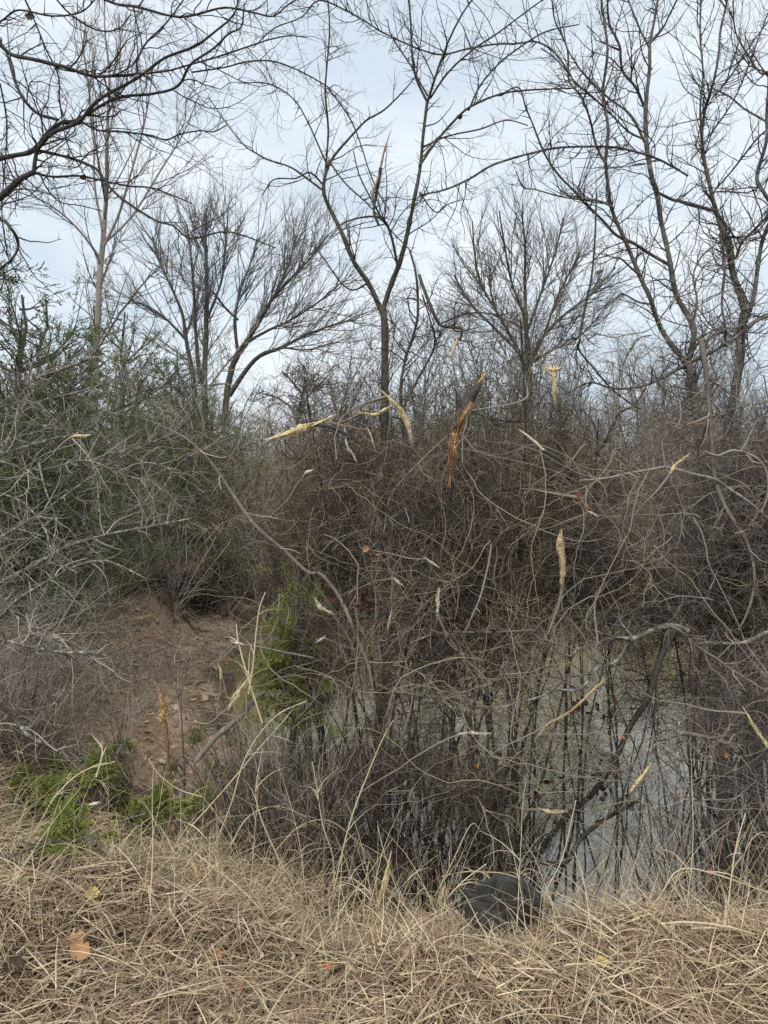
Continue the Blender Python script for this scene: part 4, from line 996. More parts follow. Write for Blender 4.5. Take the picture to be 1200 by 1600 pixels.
# ------------------------------------------------------------------ torn, splintered wood
def slivers(mb, p, r, n, spread=1.0, flare=0.4):
    """a torn bundle of many thin fibres along centre line p (k,3) with thickness r (k,)"""
    L = np.linalg.norm(p[-1] - p[0])
    pp, rr = resample(p, r, 24)
    e0, e1 = unit(pp[0] - pp[3]), unit(pp[-1] - pp[-4])
    n = int(n * 2.4)
    for k in range(n):
        c0, ln = rnd(0, 1, 1)[0], rnd(0.25, 0.75, 1)[0]
        a, b = c0 - ln / 2, c0 + ln / 2
        t = np.linspace(a, b, 7)
        s = np.clip(t, 0, 1) * 23
        i = np.clip(s.astype(int), 0, 22); f = (s - i)[:, None]
        c = pp[i] * (1 - f) + pp[i + 1] * f
        c = c + e1 * (np.maximum(t - 1, 0) * L * 0.8)[:, None] + e0 * (np.maximum(-t, 0) * L * 0.8)[:, None]
        rd = rr[i]
        off = rdir(1)[0]
        u = np.linspace(0, 1, 7)
        out = np.maximum(np.abs(u - 0.5) - 0.25, 0) * 4 * rnd(0, 1, 1)[0] ** 2
        c = c + off * (rd * rnd(0.3, 0.95, 1)[0])[:, None] * spread + off * (out * flare * rr.max() * 1.6)[:, None] + rng.normal(size=(7, 3)) * rd.mean() * 0.12
        w = rr.mean() * rnd(0.14, 0.42, 1)[0] * np.array([0.08, 0.7, 1.0, 0.9, 0.75, 0.45, 0.05])
        mb.tubes(c, np.maximum(w, 0.0003), 3)
def snag(label, pts, Y, m, bark=None, fray=10, core=True, name='splintered_wood', Y1=None, flare=0.4, stem=None, m_stem='bark_dark'):
    p, r = stroke(pts, Y, Y1, wiggle=0.002, per=4)
    o = p[0].copy()
    root = empty(name, o)
    tag(root, label, 'splinter', 'torn splintered wood')
    mb = MB()
    if core:
        rr = r.copy() * 0.68
        rr[0] *= 0.2; rr[-1] *= 0.1
        mb.tubes(p - o, rr * (1 + rng.normal(size=len(rr)) * 0.25), 5)
    slivers(mb, p - o, r, fray, flare=flare)
    obj('torn_wood', mb, m, root)
    if not stem and bark is None and p[0][2] > H(p[0][0], p[0][1]) + 0.3:
        d = unit(p[0] - p[min(4, len(p) - 1)]) * np.array([1, 1, 0.6]) + np.array([rng.normal() * 0.25, 0.45, -0.55])
        L_ = rnd(0.3, 0.6, 1)[0]
        bp_, br_ = grow((p[0] + unit(p[3] - p[0]) * 0.01)[None], d[None], L_, np.array([max(0.0028, r.max() * 0.5)]), np.array([0.0022]), 8, 0.12)
        mb = MB(); mb.tubes(bp_[0] - o, br_[0], 5)
        obj('bark_stem', mb, 'twig_brown', root)
    if stem:
        sp, sr = stroke(stem, Y, Y1, wiggle=0.004)
        mb = MB(); mb.tubes(sp - o, sr, 6)
        obj('bark_stem', mb, m_stem, root)
    return root
snag('big pale yellow splintered branch lying level on top of the thicket at left of centre', [(424, 686, 3), (440, 680, 9), (458, 674, 15), (475, 669, 14), (488, 664, 9), (495, 662, 4), (512, 654, 2)], 3.9, 'torn_yellow', fray=16, stem=[(490, 664, 5), (520, 668, 5), (560, 690, 4)])
snag('small frayed yellow splinter just left of the trunk of the forked sapling', [(562, 645, 3), (575, 647, 4), (588, 648, 9), (598, 642, 8), (608, 636, 3)], 4.0, 'torn_yellow', fray=12)
snag('long yellow torn strip slanting down right under the forked sapling', [(603, 617, 3), (615, 630, 7), (624, 640, 10), (632, 652, 11), (639, 666, 8), (641, 678, 4)], 3.9, 'torn_yellow', fray=14)
snag('thin white peeled twig hanging in the thicket below the big yellow splinter', [(538, 668, 3), (540, 685, 5), (543, 700, 5), (550, 708, 5), (557, 722, 3)], 3.9, 'torn_white', fray=4)
snag('tiny pale peeled twig between the white twig and the torn strip', [(574, 668, 2.5), (580, 682, 4), (584, 698, 3)], 3.9, 'torn_tan', fray=4)
snag('tiny white chip in the brush below the big yellow splinter', [(476, 740, 3), (482, 737, 5), (489, 735, 3)], 3.9, 'torn_white', fray=4)
# the leaning snag with shredded orange bark
sg = snag('leaning broken snag with dark bark and shredded orange brown wood above the centre thicket', [(736, 628, 4), (728, 644, 8), (721, 657, 11), (715, 669, 14), (711, 682, 15), (708, 694, 12), (706, 708, 10), (705, 722, 9), (704, 740, 4)], 3.7, 'torn_orange', fray=34, flare=0.9, name='leaning_snag',
     stem=[(749, 598, 8), (743, 611, 10.5), (736, 625, 11), (730, 640, 10), (724, 652, 7), (720, 660, 3)])
xp, xr = stroke([(722, 655, 9), (712, 676, 15), (707, 698, 13), (705, 735, 8)], 3.69, None, 0.001, per=4)
mb = MB(); slivers(mb, xp - np.array(sg.location), xr, 12, flare=1.4); obj('shredded_bark', mb, 'torn_brown', sg)
xp, xr = stroke([(706, 730, 7), (702, 790, 8), (690, 870, 9)], 3.7, 3.9, 0.004)
mb = MB(); mb.tubes(xp - np.array(sg.location), xr, 6); obj('lower_stem', mb, 'bark_dark', sg)
tp, tr = stroke([(746, 604, 8), (752, 594, 8), (757, 586, 3)], 3.7, None, 0.001, per=4)
mb = MB(); slivers(mb, tp - np.array(sg.location), tr, 10, flare=0.9); mb.tubes(tp - np.array(sg.location), tr * 0.7, 5); obj('torn_tip', mb, 'torn_orange', sg)
sl = snag('upright pale stub with a frayed star-shaped top before the far fan-shaped tree', [(867, 628, 6), (866, 612, 9), (866, 598, 7), (865, 585, 7), (863, 577, 4)], 3.9, 'torn_tan', fray=12)
mb = MB()
c = P(864, 578, 3.9) - np.array(sl.location)
for dx, dy in ((-20, -3), (-14, -8), (-8, -12), (12, -2), (18, -5), (-4, -8), (6, -8), (-17, 4)):
    e = P(864 + dx, 578 + dy, 3.9 + rng.normal() * 0.03) - np.array(sl.location)
    mb.tubes(np.array([c, (c + e) / 2 + rng.normal(size=3) * 0.004, e]), np.array([0.006, 0.004, 0.0008]), 4)
obj('frayed_top', mb, 'torn_yellow', sl)
snag('white peeled twig slanting down right with a dark end, right of the leaning snag', [(818, 676, 3), (828, 684, 5), (840, 695, 7), (852, 706, 5)], 3.9, 'torn_white', fray=4, stem=[(850, 705, 6), (862, 710, 6), (875, 718, 5), (884, 730, 4)])
snag('short thick tan broken stub standing above the far waterline', [(879, 908, 6), (879, 885, 11), (877, 865, 13), (876, 850, 15), (876, 840, 10)], 3.9, 'torn_tan', fray=16, flare=0.1)
snag('brown shredded bark hanging with one white splinter, right of centre', [(905, 775, 8), (912, 788, 12), (920, 798, 11), (928, 806, 6)], 3.9, 'torn_brown', fray=18, flare=0.6)
snag('white sliver at the end of the brown shredded bark', [(918, 798, 3), (926, 803, 6), (936, 807, 3)], 3.85, 'torn_white', fray=4)
snag('small yellow break on a twig above the pale thorny cane', [(1046, 742, 6), (1050, 735, 9), (1056, 725, 4), (1068, 716, 4), (1074, 712, 2)], 3.75, 'torn_tan', fray=8)
snag('tan snapped stick hanging high between the forks of the sapling', [(606, 220, 4), (601, 235, 5), (595, 258, 5), (590, 280, 4.5), (583, 300, 3.5), (580, 315, 3)], 4.2, 'cane_tan', fray=3, flare=0.1, stem=[(595, 262, 5), (588, 300, 5), (584, 330, 4), (592, 352, 4)])
snag('small frayed yellow break under the mossy bent limb', [(716, 528, 4), (712, 538, 7), (707, 548, 6), (705, 560, 3)], 4.05, 'torn_tan', fray=9)
snag('little pale splinter in the left brush among the crossing branches', [(110, 683, 3), (120, 681, 7), (130, 681, 6), (139, 680, 3)], 4.4, 'torn_yellow', fray=6)
snag('reddish orange splintered stub on an upright stem before the dirt slope', [(258, 1128, 5), (256, 1118, 12), (255, 1106, 13), (253, 1094, 8), (250, 1080, 2)], 3.6, 'torn_orange', fray=20, flare=1.3, stem=[(264, 1200, 5), (262, 1160, 6), (258, 1122, 5)], m_stem='torn_brown')
snag('orange frayed break low beside the small bright cedar', [(362, 1100, 5), (368, 1092, 10), (374, 1082, 11), (382, 1070, 8), (388, 1060, 3)], 3.5, 'torn_tan', fray=20, flare=0.6)
snag('twig with a clean white cut end over the dark inlet', [(366, 1004, 5), (374, 1006, 7), (382, 1008, 5)], 3.6, 'torn_white', fray=2, flare=0, stem=[(381, 1008, 4), (410, 1013, 4), (445, 1018, 3.5), (490, 1028, 3)], m_stem='cane')
snag('small upright pale chip on the near side of the inlet', [(345, 1062, 3), (345, 1052, 6), (344, 1042, 3)], 3.6, 'torn_yellow', fray=4)
snag('bright yellow splinter standing in the straw at the edge of the bank', [(592, 1412, 6), (597, 1395, 11), (602, 1375, 12), (606, 1358, 8), (609, 1342, 3)], 2.75, 'torn_yellow', fray=12, flare=0.2)
snag('frayed tan splinter stuck in the straw left of centre', [(316, 1385, 5), (310, 1372, 11), (305, 1358, 12), (300, 1345, 5)], 2.85, 'torn_tan', fray=16, flare=0.5)
snag('small orange tan stub by the left end of the black tub', [(688, 1412, 7), (690, 1400, 8), (694, 1385, 5)], 2.7, 'torn_tan', fray=6, flare=0.2)
snag('curled yellow shavings over the pale water right of centre', [(850, 1136, 3), (858, 1128, 7), (872, 1122, 5), (890, 1112, 2), (908, 1096, 2.5), (925, 1080, 4), (938, 1068, 2)], 3.4, 'torn_tan', fray=12, flare=0.7, core=False)
snag('flat pale chip hanging over the water above the black tub', [(846, 1264, 5), (858, 1268, 9), (870, 1270, 9), (882, 1268, 4)], 3.4, 'torn_tan', fray=6)
snag('whitish split twig low at the centre of the thicket', [(722, 1146, 4), (735, 1145, 6), (750, 1147, 6), (763, 1147, 4)], 3.4, 'torn_white', fray=5)
snag('pale yellow split stick slanting in the right brush', [(985, 1238, 3), (994, 1226, 7), (1003, 1212, 7), (1014, 1198, 3)], 3.3, 'torn_yellow', fray=6)
snag('pale yellow peeled stick at the right edge above the straw', [(1166, 1112, 4), (1176, 1132, 7), (1186, 1148, 8), (1198, 1164, 8), (1210, 1180, 6)], 3.3, 'torn_yellow', fray=6)
snag('upright cream splinter in the thicket just above the level brown branch', [(683, 962, 4), (684, 950, 8), (685, 938, 8), (686, 924, 3)], 3.6, 'torn_white', fray=8)
snag('small tan splinter beside the forked sapling at mid height', [(606, 985, 3), (608, 972, 6), (611, 958, 3)], 3.6, 'torn_tan', fray=5)
snag('white frayed twig tip beside the brown sweeping cane', [(518, 958, 4), (505, 952, 7), (498, 946, 9), (494, 938, 3)], 3.7, 'torn_white', fray=12, flare=0.8)
snag('little white frayed tip above the small bright cedar', [(508, 995, 3), (500, 1000, 7), (496, 1003, 3)], 3.7, 'torn_white', fray=7, flare=0.8)
snag('pale shattered wood lying on the dirt shore', [(196, 972, 5), (210, 968, 8), (225, 966, 7), (240, 960, 4)], 11.3, 'torn_yellow', fray=14, flare=0.8)
snag('small cream chip left of the white sliver in the upper thicket', [(664, 872, 3), (674, 879, 6), (684, 886, 3)], 3.7, 'torn_white', fray=6)
snag('small cream chip above the burgundy leaves', [(613, 902, 3), (621, 909, 6), (630, 915, 3)], 3.7, 'torn_white', fray=6)
snag('pale sliver of wood on the cedar clippings at lower left', [(138, 1258, 4), (147, 1256, 7), (155, 1254, 4)], 3.0, 'torn_white', fray=4)

# ------------------------------------------------------------------ small bright cedar, cut cedar boughs
b_ = on(440, 1150, 3.9)
cedar('young_cedar', 'small bright green cedar beside the central thicket', None, H_=1.78, W=0.36, nb=60, nspray=560, size=0.068, r=0.0024, m='cedar_fresh', z0=0.50, loc=b_, lean=(0.10, 0), nleaf=10)
BOUGHS = []
BROOTS = []
def bough(label, px, py, L, az, Y=None, n=90, lift=0.12, size=0.06):
    q = ground_hit(px, py)
    BOUGHS.append((q[0] + math.cos(az) * L * 0.5, q[1] + math.sin(az) * L * 0.5 - 0.08, L * 0.5))
    root = empty('cedar_bough', q + np.array([0, 0, 0.06]))
    tag(root, label, 'cedar bough', 'cut cedar boughs on the bank')
    BROOTS.append(root)
    D = np.array([[math.cos(az), math.sin(az), lift]])
    p, rr = grow(np.zeros((1, 3)), D, L, np.array([0.008]), np.array([0.003]), 10, 0.06)
    m_ = MB(); m_.tubes(p, rr, 5); obj('stem', m_, 'bark_grey', root)
    m_ = MB()
    p2, r2 = chain(m_, p, rr, [dict(n=16, len=(0.06, 0.2), ang=45, seg=4, wig=0.1, r=0.0025, t0=0.1, trop=(0, 0, 0.3))])
    tag(obj('twigs', m_, 'bark_grey', root), kind='stuff')
    S, D, r_, ln, t = spawn(p2, r2, n, t0=0.1, ang=35)
    m_ = MB(); sprays(m_, S, D, rnd(0.7, 1.3, n) * size, 9, 0.0027)
    tag(obj('foliage', m_, 'cedar_fresh', root), kind='stuff')
for lab, px, py, L, az, n in (
        ('bright green cut cedar bough lying by the dark stick', 215, 1250, 0.35, 2.6, 150),
        ('dark green cut cedar bough in the hollow below the dark stick', 190, 1300, 0.35, 0.3, 170),
        ('green cut cedar bough against the dirt slope', 150, 1190, 0.35, 0.5, 130),
        ('green cut cedar sprig standing right of the splintered orange stub', 300, 1180, 0.22, 1.4, 70),
        ('green cut cedar bough below the small bright cedar', 380, 1290, 0.3, 0.8, 120),
        ('small green cut cedar sprig at the left edge of the straw', 20, 1270, 0.2, 0.2, 60),
        ('lowest green cut cedar sprig at the left edge', 15, 1360, 0.22, 0.4, 70),
        ('green cut cedar sprig half buried left of the dark stick', 100, 1300, 0.25, 1.9, 80),
        ('green cut cedar sprig between the dark stick and the tall stalks', 270, 1290, 0.25, 0.6, 80),
        ('green cut cedar bough among stalks right of the splintered orange stub', 320, 1230, 0.3, 1.0, 110),
        ('bright green cut cedar bough at the left above the straw edge', 70, 1255, 0.3, 0.4, 120),
        ('green cut cedar bough just left of the hollow', 120, 1235, 0.3, 1.2, 120),
        ('green cut cedar sprig right of the hollow in the straw', 245, 1325, 0.25, 2.4, 80),
        ('green cut cedar sprig in straw below the cut boughs', 150, 1345, 0.2, 2.2, 50)):
    bough(lab, px, py, L, az, n=int(n * 0.95), lift=0.15 if 'standing' not in lab else 1.5)
for i, (px, py, lab) in enumerate(((250, 1215, 'small cedar cutting among stalks right of the dark stick'), (175, 1215, 'small cedar cutting between the dirt slope and the dark stick'), (110, 1215, 'small cedar cutting at the top of the left straw'), (40, 1225, 'small cedar cutting near the left edge below the brush'),
        (280, 1255, 'small cedar cutting just right of the lying dark stick'), (160, 1275, 'small cedar cutting left of the lying dark stick'), (230, 1300, 'small cedar cutting in front of the lying dark stick'), (345, 1265, 'small cedar cutting at the foot of the leaning stick'), (60, 1310, 'small cedar cutting in the straw near the left edge'))):
    q = ground_hit(px, py)
    BOUGHS.append((q[0], q[1] - 0.08, 0.12))
    copy_tree(BROOTS[(i * 3 + 1) % 10], q + np.array([0, 0, 0.05]), rnd(0, 6.28, 1)[0], rnd(0.55, 0.85, 1)[0], lab, 'cut cedar boughs on the bank', 'cedar bough')
q = ground_hit(215, 1280)
p, r = stroke([(186, 1286, 10), (205, 1272, 11), (225, 1255, 11), (240, 1238, 12), (254, 1224, 10)], q[1], q[1] + 0.15, 0.002)
tag(obj('stick', (lambda m_: (m_.tubes(p, r, 7), m_)[1])(MB()), 'bark_dark'), 'dark stubby stick lying on the cut cedar', 'stick')
p, r = stroke([(305, 1190, 9), (340, 1150, 9), (375, 1120, 9), (400, 1092, 8), (415, 1080, 4)], 3.5, 3.6, 0.003)
tag(obj('stick', (lambda m_: (m_.tubes(p, r, 7), m_)[1])(MB()), 'cane'), 'grey brown stick leaning up right toward the small bright cedar', 'stick')
p, r = stroke([(965, 1560, 14), (1000, 1578, 15), (1040, 1592, 14), (1080, 1610, 12)], 2.05, 2.0, 0.003)
tag(obj('stick', (lambda m_: (m_.tubes(p, r, 7), m_)[1])(MB()), 'bark_grey'), 'grey brown stick buried in the straw at the lower right corner', 'stick')

# ------------------------------------------------------------------ dead grass
def edge_y(x):
    return np.interp(x, [-9, -3, -1.6, -0.86, -0.36, 0.0, 0.8, 9], [3.6, 3.6, 3.55, 3.25, 2.75, 2.5, 2.35, 2.35])
def blades(n, xr, y0, over, L, w, lift, seg=4, sag=0.8, zup=0.0, m='straw'):
    x = rnd(xr[0], xr[1], n)
    y = y0 + (edge_y(x) + over - y0) * rng.random(n)
    y = y + rng.normal(size=n) * 0.06
    keep = np.ones(n, bool)
    for bx_, by_, br_ in BOUGHS:
        keep &= (np.hypot(x - bx_, y - by_) > br_) | (rng.random(n) < 0.12)
    keep &= ~((np.abs(x - 0.44) < 0.15) & (y > 2.42)) | (rng.random(n) < 0.15)
    x, y = x[keep], y[keep]; n = len(x)
    z = height(x, y) + rng.random(n) * zup
    a = rnd(0, 2 * np.pi, n)
    lf = rnd(lift[0], lift[1], n)
    D = np.stack([np.cos(a), np.sin(a), lf], 1)
    ln = rnd(L[0], L[1], n)
    p, q = grow(np.stack([x, y, z], 1), D, ln, rnd(w[0], w[1], n), rnd(w[0], w[1], n) * 0.35, seg, 0.075, (0, 0, -sag), 0.05)
    hz = height(p[..., 0].ravel(), p[..., 1].ravel()).reshape(p.shape[:2])
    p[..., 2] = np.maximum(p[..., 2], hz + 0.004 + 0.02 * rng.random((n, 1)))
    side = unit(np.stack([rng.normal(size=n) * 0.6, rng.normal(size=n) * 0.6, np.ones(n)], 1))
    mb.ribbons(p, q, side)
mb = MB()
blades(30000, (-2.3, 2.3), 1.35, 0.45, (0.04, 0.18), (0.0011, 0.0030), (-0.15, 0.22), zup=0.025, seg=2, sag=0.2)
blades(5000, (-6, 6), 0.6, 0.35, (0.1, 0.3), (0.002, 0.004), (0.0, 0.4), zup=0.03)
tag(obj('dead_thatch', mb, 'thatch'), 'matted brown dead grass covering the top of the bank', 'grass', kind='stuff')
mb = MB()
blades(19000, (-2.3, 2.3), 1.35, 0.35, (0.06, 0.24), (0.0009, 0.0026), (-0.05, 0.40), zup=0.045, seg=3, sag=0.35)
blades(2400, (-2.3, 2.3), 1.6, 0.45, (0.10, 0.32), (0.0009, 0.0018), (0.4, 2.0), seg=6, sag=0.8, zup=0.03)
blades(2500, (-6, 6), 0.6, 0.3, (0.1, 0.3), (0.002, 0.004), (0.1, 0.8), zup=0.03)
blades(1500, (-2.3, 2.3), 2.3, 1.0, (0.15, 0.5), (0.0008, 0.0016), (0.6, 3.0), seg=6, sag=0.6, zup=0.02)
tag(obj('dry_straw', mb, 'straw'), 'pale yellow dry straw lying over the bank in the foreground', 'grass', kind='stuff')
mb = MB()
n = 420
x = rnd(-1.5, -0.55, n); y = rnd(2.7, 3.7, n)
D = np.stack([rng.normal(size=n) * .5, rng.normal(size=n) * .5, np.ones(n)], 1)
p, q = grow(np.stack([x, y, height(x, y)], 1), D, rnd(0.05, 0.14, n), rnd(0.001, 0.002, n), np.full(n, 0.0005), 4, 0.1, (0, 0, -0.5))
mb.ribbons(p, q, rdir(n))
tag(obj('green_grass', mb, 'green_grass'), 'short green blades poking through the dead grass at left', 'grass', kind='stuff')
# taller stalks, each its own
SGR = 'tall dry grass stalks'
stalks = [[(650, 1250 - 0, 0), ] for _ in range(0)]
traced = [
    [(522, 1400, 4), (520, 1340, 4), (505, 1290, 3.5), (495, 1230, 3), (488, 1190, 2.5)],
    [(515, 1420, 4), (545, 1290, 4), (575, 1210, 3.5), (600, 1150, 3), (615, 1125, 2)],
    [(325, 1345, 4), (360, 1260, 4), (385, 1180, 4), (430, 1120, 4), (480, 1095, 3)],
    [(300, 1290, 4), (345, 1240, 3.5), (400, 1175, 3.5), (440, 1130, 3), (460, 1105, 2)],
    [(410, 1130, 5), (395, 1080, 5), (382, 1040, 5), (372, 1000, 4.5), (369, 975, 3)],
    [(388, 1085, 4), (395, 1040, 4), (400, 990, 4), (405, 950, 3.5), (415, 925, 2.5)],
    [(360, 1320, 3.5), (390, 1275, 3.5), (440, 1260, 3), (500, 1290, 2.5)],
    [(430, 1330, 3.5), (470, 1290, 3), (520, 1285, 3), (580, 1340, 2.5), (590, 1380, 2)],
    [(765, 1420, 4), (775, 1390, 4), (755, 1365, 4), (720, 1362, 3.5), (690, 1370, 3)],
    [(900, 1440, 4), (870, 1420, 4), (830, 1385, 4), (790, 1366, 4), (740, 1362, 3.5)],
    [(1000, 1440, 4), (1030, 1400, 4), (1060, 1360, 4), (1110, 1365, 4), (1200, 1395, 4)],
    [(680, 1400, 3.5), (705, 1350, 3.5), (735, 1290, 3), (750, 1295, 2.5)],
    [(1135, 1460, 4), (1140, 1400, 4), (1150, 1330, 3.5), (1165, 1270, 3)],
    [(1080, 1450, 4), (1060, 1420, 4), (1020, 1380, 3.5), (985, 1340, 3)],
    [(850, 1460, 4), (852, 1400, 3.5), (880, 1340, 3), (900, 1250, 2.5)],
    [(640, 1430, 4), (620, 1390, 4), (600, 1330, 3.5), (590, 1290, 3)],
    [(10, 1435, 5), (80, 1436, 5), (130, 1445, 5), (160, 1450, 4)],
    [(215, 1345, 5), (240, 1375, 5), (262, 1400, 5), (275, 1425, 4)],
    [(700, 1470, 4), (690, 1420, 4), (720, 1380, 3.5), (760, 1350, 3)],
    [(120, 1310, 4), (40, 1330, 4), (0, 1360, 3.5)],
    [(60, 1290, 4), (90, 1240, 4), (130, 1205, 3.5), (180, 1190, 3)],
    [(470, 1400, 3.5), (430, 1330, 3.5), (400, 1250, 3), (410, 1170, 2.5)],
    [(150, 1215, 4), (160, 1180, 4), (158, 1160, 3)],
    [(232, 1185, 5), (250, 1210, 5), (280, 1235, 5), (315, 1245, 4)]]
for i, t in enumerate(traced):
    Yb = min(max(ground_hit(t[0][0], t[0][1])[1], 2.0), 3.4)
    p, r = stroke(t, Yb, Yb + 0.12, 0.002, per=5)
    o = p[0].copy()
    root = empty('grass_stalk', o)
    tag(root, 'tall pale dry grass stalk bent over the edge of the straw', 'grass stalk', SGR)
    m_ = MB(); m_.tubes(p - o, r * 0.6, 4); obj('stem', m_, 'stalk', root)
    S, D, r_, ln, tt = spawn(resample(p - o, r, 12)[0][None], resample(p - o, r, 12)[1][None], 4, t0=0.1, t1=0.8, ang=28)
    pp, qq = grow(S, D, rnd(0.08, 0.2, 4), np.full(4, 0.0022), np.full(4, 0.0004), 5, 0.08, (0, 0, -0.9))
    for k in range(4):
        m_ = MB(); m_.ribbons(pp[k:k + 1], qq[k:k + 1], rdir(1)); obj('blade', m_, 'stalk', root)
# more upright stalks along the edge, copied
base_st = None
ES = 'dry grass stalks along the bank edge'
for k in range(40):
    x = rnd(-1.9, 2.0, 1)[0]; y = float(edge_y(x)) + rnd(-0.35, 0.35, 1)[0]
    lab = 'thin upright dry grass stalk along the edge of the bank'
    if k < 4:
        root = empty('grass_stalk', (x, y, H(x, y)), rnd(0, 6.28, 1)[0]); tag(root, lab, 'grass stalk', ES)
        p, r = grow(np.zeros((1, 3)), np.array([[0.2, 0, 1]]), 0.55, np.array([0.0016]), np.array([0.0006]), 10, 0.05, (0.4, 0, -0.5))
        m_ = MB(); m_.tubes(p, r, 4); obj('stem', m_, 'stalk', root)
        S, D, r_, ln, tt = spawn(p, r, 5, t0=0.1, t1=0.8, ang=30)
        pp, qq = grow(S, D, rnd(0.08, 0.2, 5), np.full(5, 0.0014), np.full(5, 0.0004), 6, 0.08, (0, 0, -1.4))
        for j in range(5):
            m_ = MB(); m_.ribbons(pp[j:j + 1], qq[j:j + 1], rdir(1)); obj('blade', m_, 'stalk', root)
        base_st = (base_st or []) + [root]
    else:
        copy_tree(base_st[k % 4], (x, y, H(x, y)), rnd(0, 6.28, 1)[0], rnd(0.6, 1.15, 1)[0], lab, ES, 'grass stalk')

# ------------------------------------------------------------------ leaf litter and fallen leaves
def leaf_mesh(name, L=0.07, W=0.05, curl=0.35, lobes=3, seed=0):
    rg = np.random.default_rng(seed)
    n = 9
    t = np.linspace(0, 1, n)
    w = W * np.sin(np.pi * np.clip(t * 0.95 + 0.03, 0, 1)) ** 0.75 * (1 + 0.30 * np.cos(t * np.pi * 2 * lobes))
    w[0] = 0.001; w[-1] = 0.001
    v = []
    for k in range(n):
        zc = curl * L * (t[k] - 0.5) ** 2 * 1.6
        for s in (-1, -0.5, 0, 0.5, 1):
            v.append(((t[k] - 0.5) * L, s * w[k], zc + abs(s) ** 1.5 * w[k] * curl * 1.1 + rg.normal() * L * 0.02))
    q = [(k * 5 + j, k * 5 + j + 1, (k + 1) * 5 + j + 1, (k + 1) * 5 + j) for k in range(n - 1) for j in range(4)]
    m_ = MB(); m_.add(v, q)
    return m_
def leaf(label, pos, m, L, rot=None, group='fallen leaves', seed=0, W=None):
    me = leaf_mesh('fallen_leaf', L, W or L * 0.36, seed=seed).mesh('fallen_leaf')
    o = obj('fallen_leaf', me, m)
    o.location = pos
    o.rotation_euler = rot if rot is not None else (rng.normal() * 0.5, rng.normal() * 0.5, rnd(0, 6.28, 1)[0])
    tag(o, label, 'leaf', group)
for i, (px, py, m, L, lab) in enumerate((
        (118, 1494, 'leaf_tan', 0.085, 'upper of the two large orange brown leaves in the straw at lower left'),
        (126, 1508, 'leaf_tan', 0.075, 'lower of the two large orange brown leaves in the straw at lower left'),
        (145, 1419, 'leaf_yellow', 0.06, 'yellow tan leaf in the straw at left'),
        (338, 1515, 'leaf_tan', 0.05, 'tan leaf in the straw below the dark red leaf'),
        (375, 1568, 'leaf_tan', 0.06, 'tan leaf near the bottom edge left of centre'),
        (357, 1482, 'leaf_burgundy', 0.05, 'dark red leaf in the straw left of centre'),
        (402, 1570, 'leaf_orange', 0.035, 'small rust leaf at the bottom edge left of centre'),
        (512, 1535, 'leaf_orange', 0.04, 'rust leaf in the straw near the bottom centre'),
        (655, 1522, 'leaf_tan', 0.045, 'brown leaf in the straw right of bottom centre'),
        (208, 1497, 'leaf_dark', 0.05, 'dark leaf with a pale edge right of the two orange leaves'),
        (22, 1532, 'leaf_dark', 0.06, 'dark leaf at the lower left edge'),
        (350, 1410, 'leaf_dark', 0.07, 'dark curled leaf in the hollow of the straw'),
        (268, 1306, 'leaf_tan', 0.05, 'orange brown leaf below the cut cedar boughs'),
        (190, 1380, 'leaf_tan', 0.04, 'small brown leaf under the cut cedar boughs'),
        (660, 1515, 'leaf_dark', 0.04, 'dark leaf right of bottom centre'),
        (940, 1530, 'leaf_yellow', 0.05, 'yellowish leaf in the straw at lower right'),
        (740, 1520, 'leaf_burgundy', 0.045, 'dark red leaf below the black tub'),
        (725, 1555, 'leaf_tan', 0.04, 'brown leaf near the bottom edge below the black tub'))):
    q = ground_hit(px, py)
    leaf(lab, q + np.array([0, 0, 0.05]), m, L, seed=i)
for i, (px, py, Y_, m, L, lab) in enumerate((
        (745, 1196, 3.4, 'leaf_orange', 0.035, 'red orange leaf caught in the thicket over the water at centre'),
        (972, 1153, 3.4, 'leaf_orange', 0.045, 'orange leaf caught above the pale water right of centre'),
        (1134, 1180, 3.4, 'leaf_orange', 0.035, 'orange leaf caught beside the level brown branch at right'),
        (1109, 1363, 3.0, 'leaf_orange', 0.035, 'orange leaf low in the brush above the straw at right'),
        (1112, 1236, 3.3, 'leaf_yellow', 0.035, 'yellow leaf caught in the right brush'),
        (590, 868, 3.7, 'leaf_orange', 0.035, 'rust leaf caught in the thicket right of the white litter'),
        (572, 857, 3.7, 'leaf_tan', 0.06, 'tan leaf caught in the thicket next to the rust one'),
        (937, 427, 4.4, 'leaf_dark', 0.075, 'large dark dead leaf hanging on the knotted vine'),
        (718, 183, 4.35, 'leaf_dark', 0.05, 'dark dead leaf hanging in the forked sapling'),
        (1017, 108, 5.2, 'leaf_dark', 0.045, 'dead leaf hanging in the right tree near its top'),
        (1110, 138, 5.5, 'leaf_dark', 0.045, 'dead leaf hanging on the tree closest to the right edge'),
        (1095, 62, 5.6, 'leaf_tan', 0.055, 'brown dead leaf hanging at the upper right'),
        (48, 27, 4.3, 'leaf_dark', 0.08, 'dark dead leaf cluster at the upper left corner'),
        (130, 277, 4.05, 'leaf_dark', 0.05, 'dark dead leaf under the overhanging limb'),
        (107, 246, 3.98, 'leaf_dark', 0.06, 'dark dead leaf on the overhanging limb'))):
    leaf(lab, P(px, py, Y_), m, L * 0.72, rot=(1.2 + rng.normal() * .4, rng.normal() * 0.6, rng.normal() * 0.8), group='leaves caught in branches', seed=40 + i, W=L * 0.27)
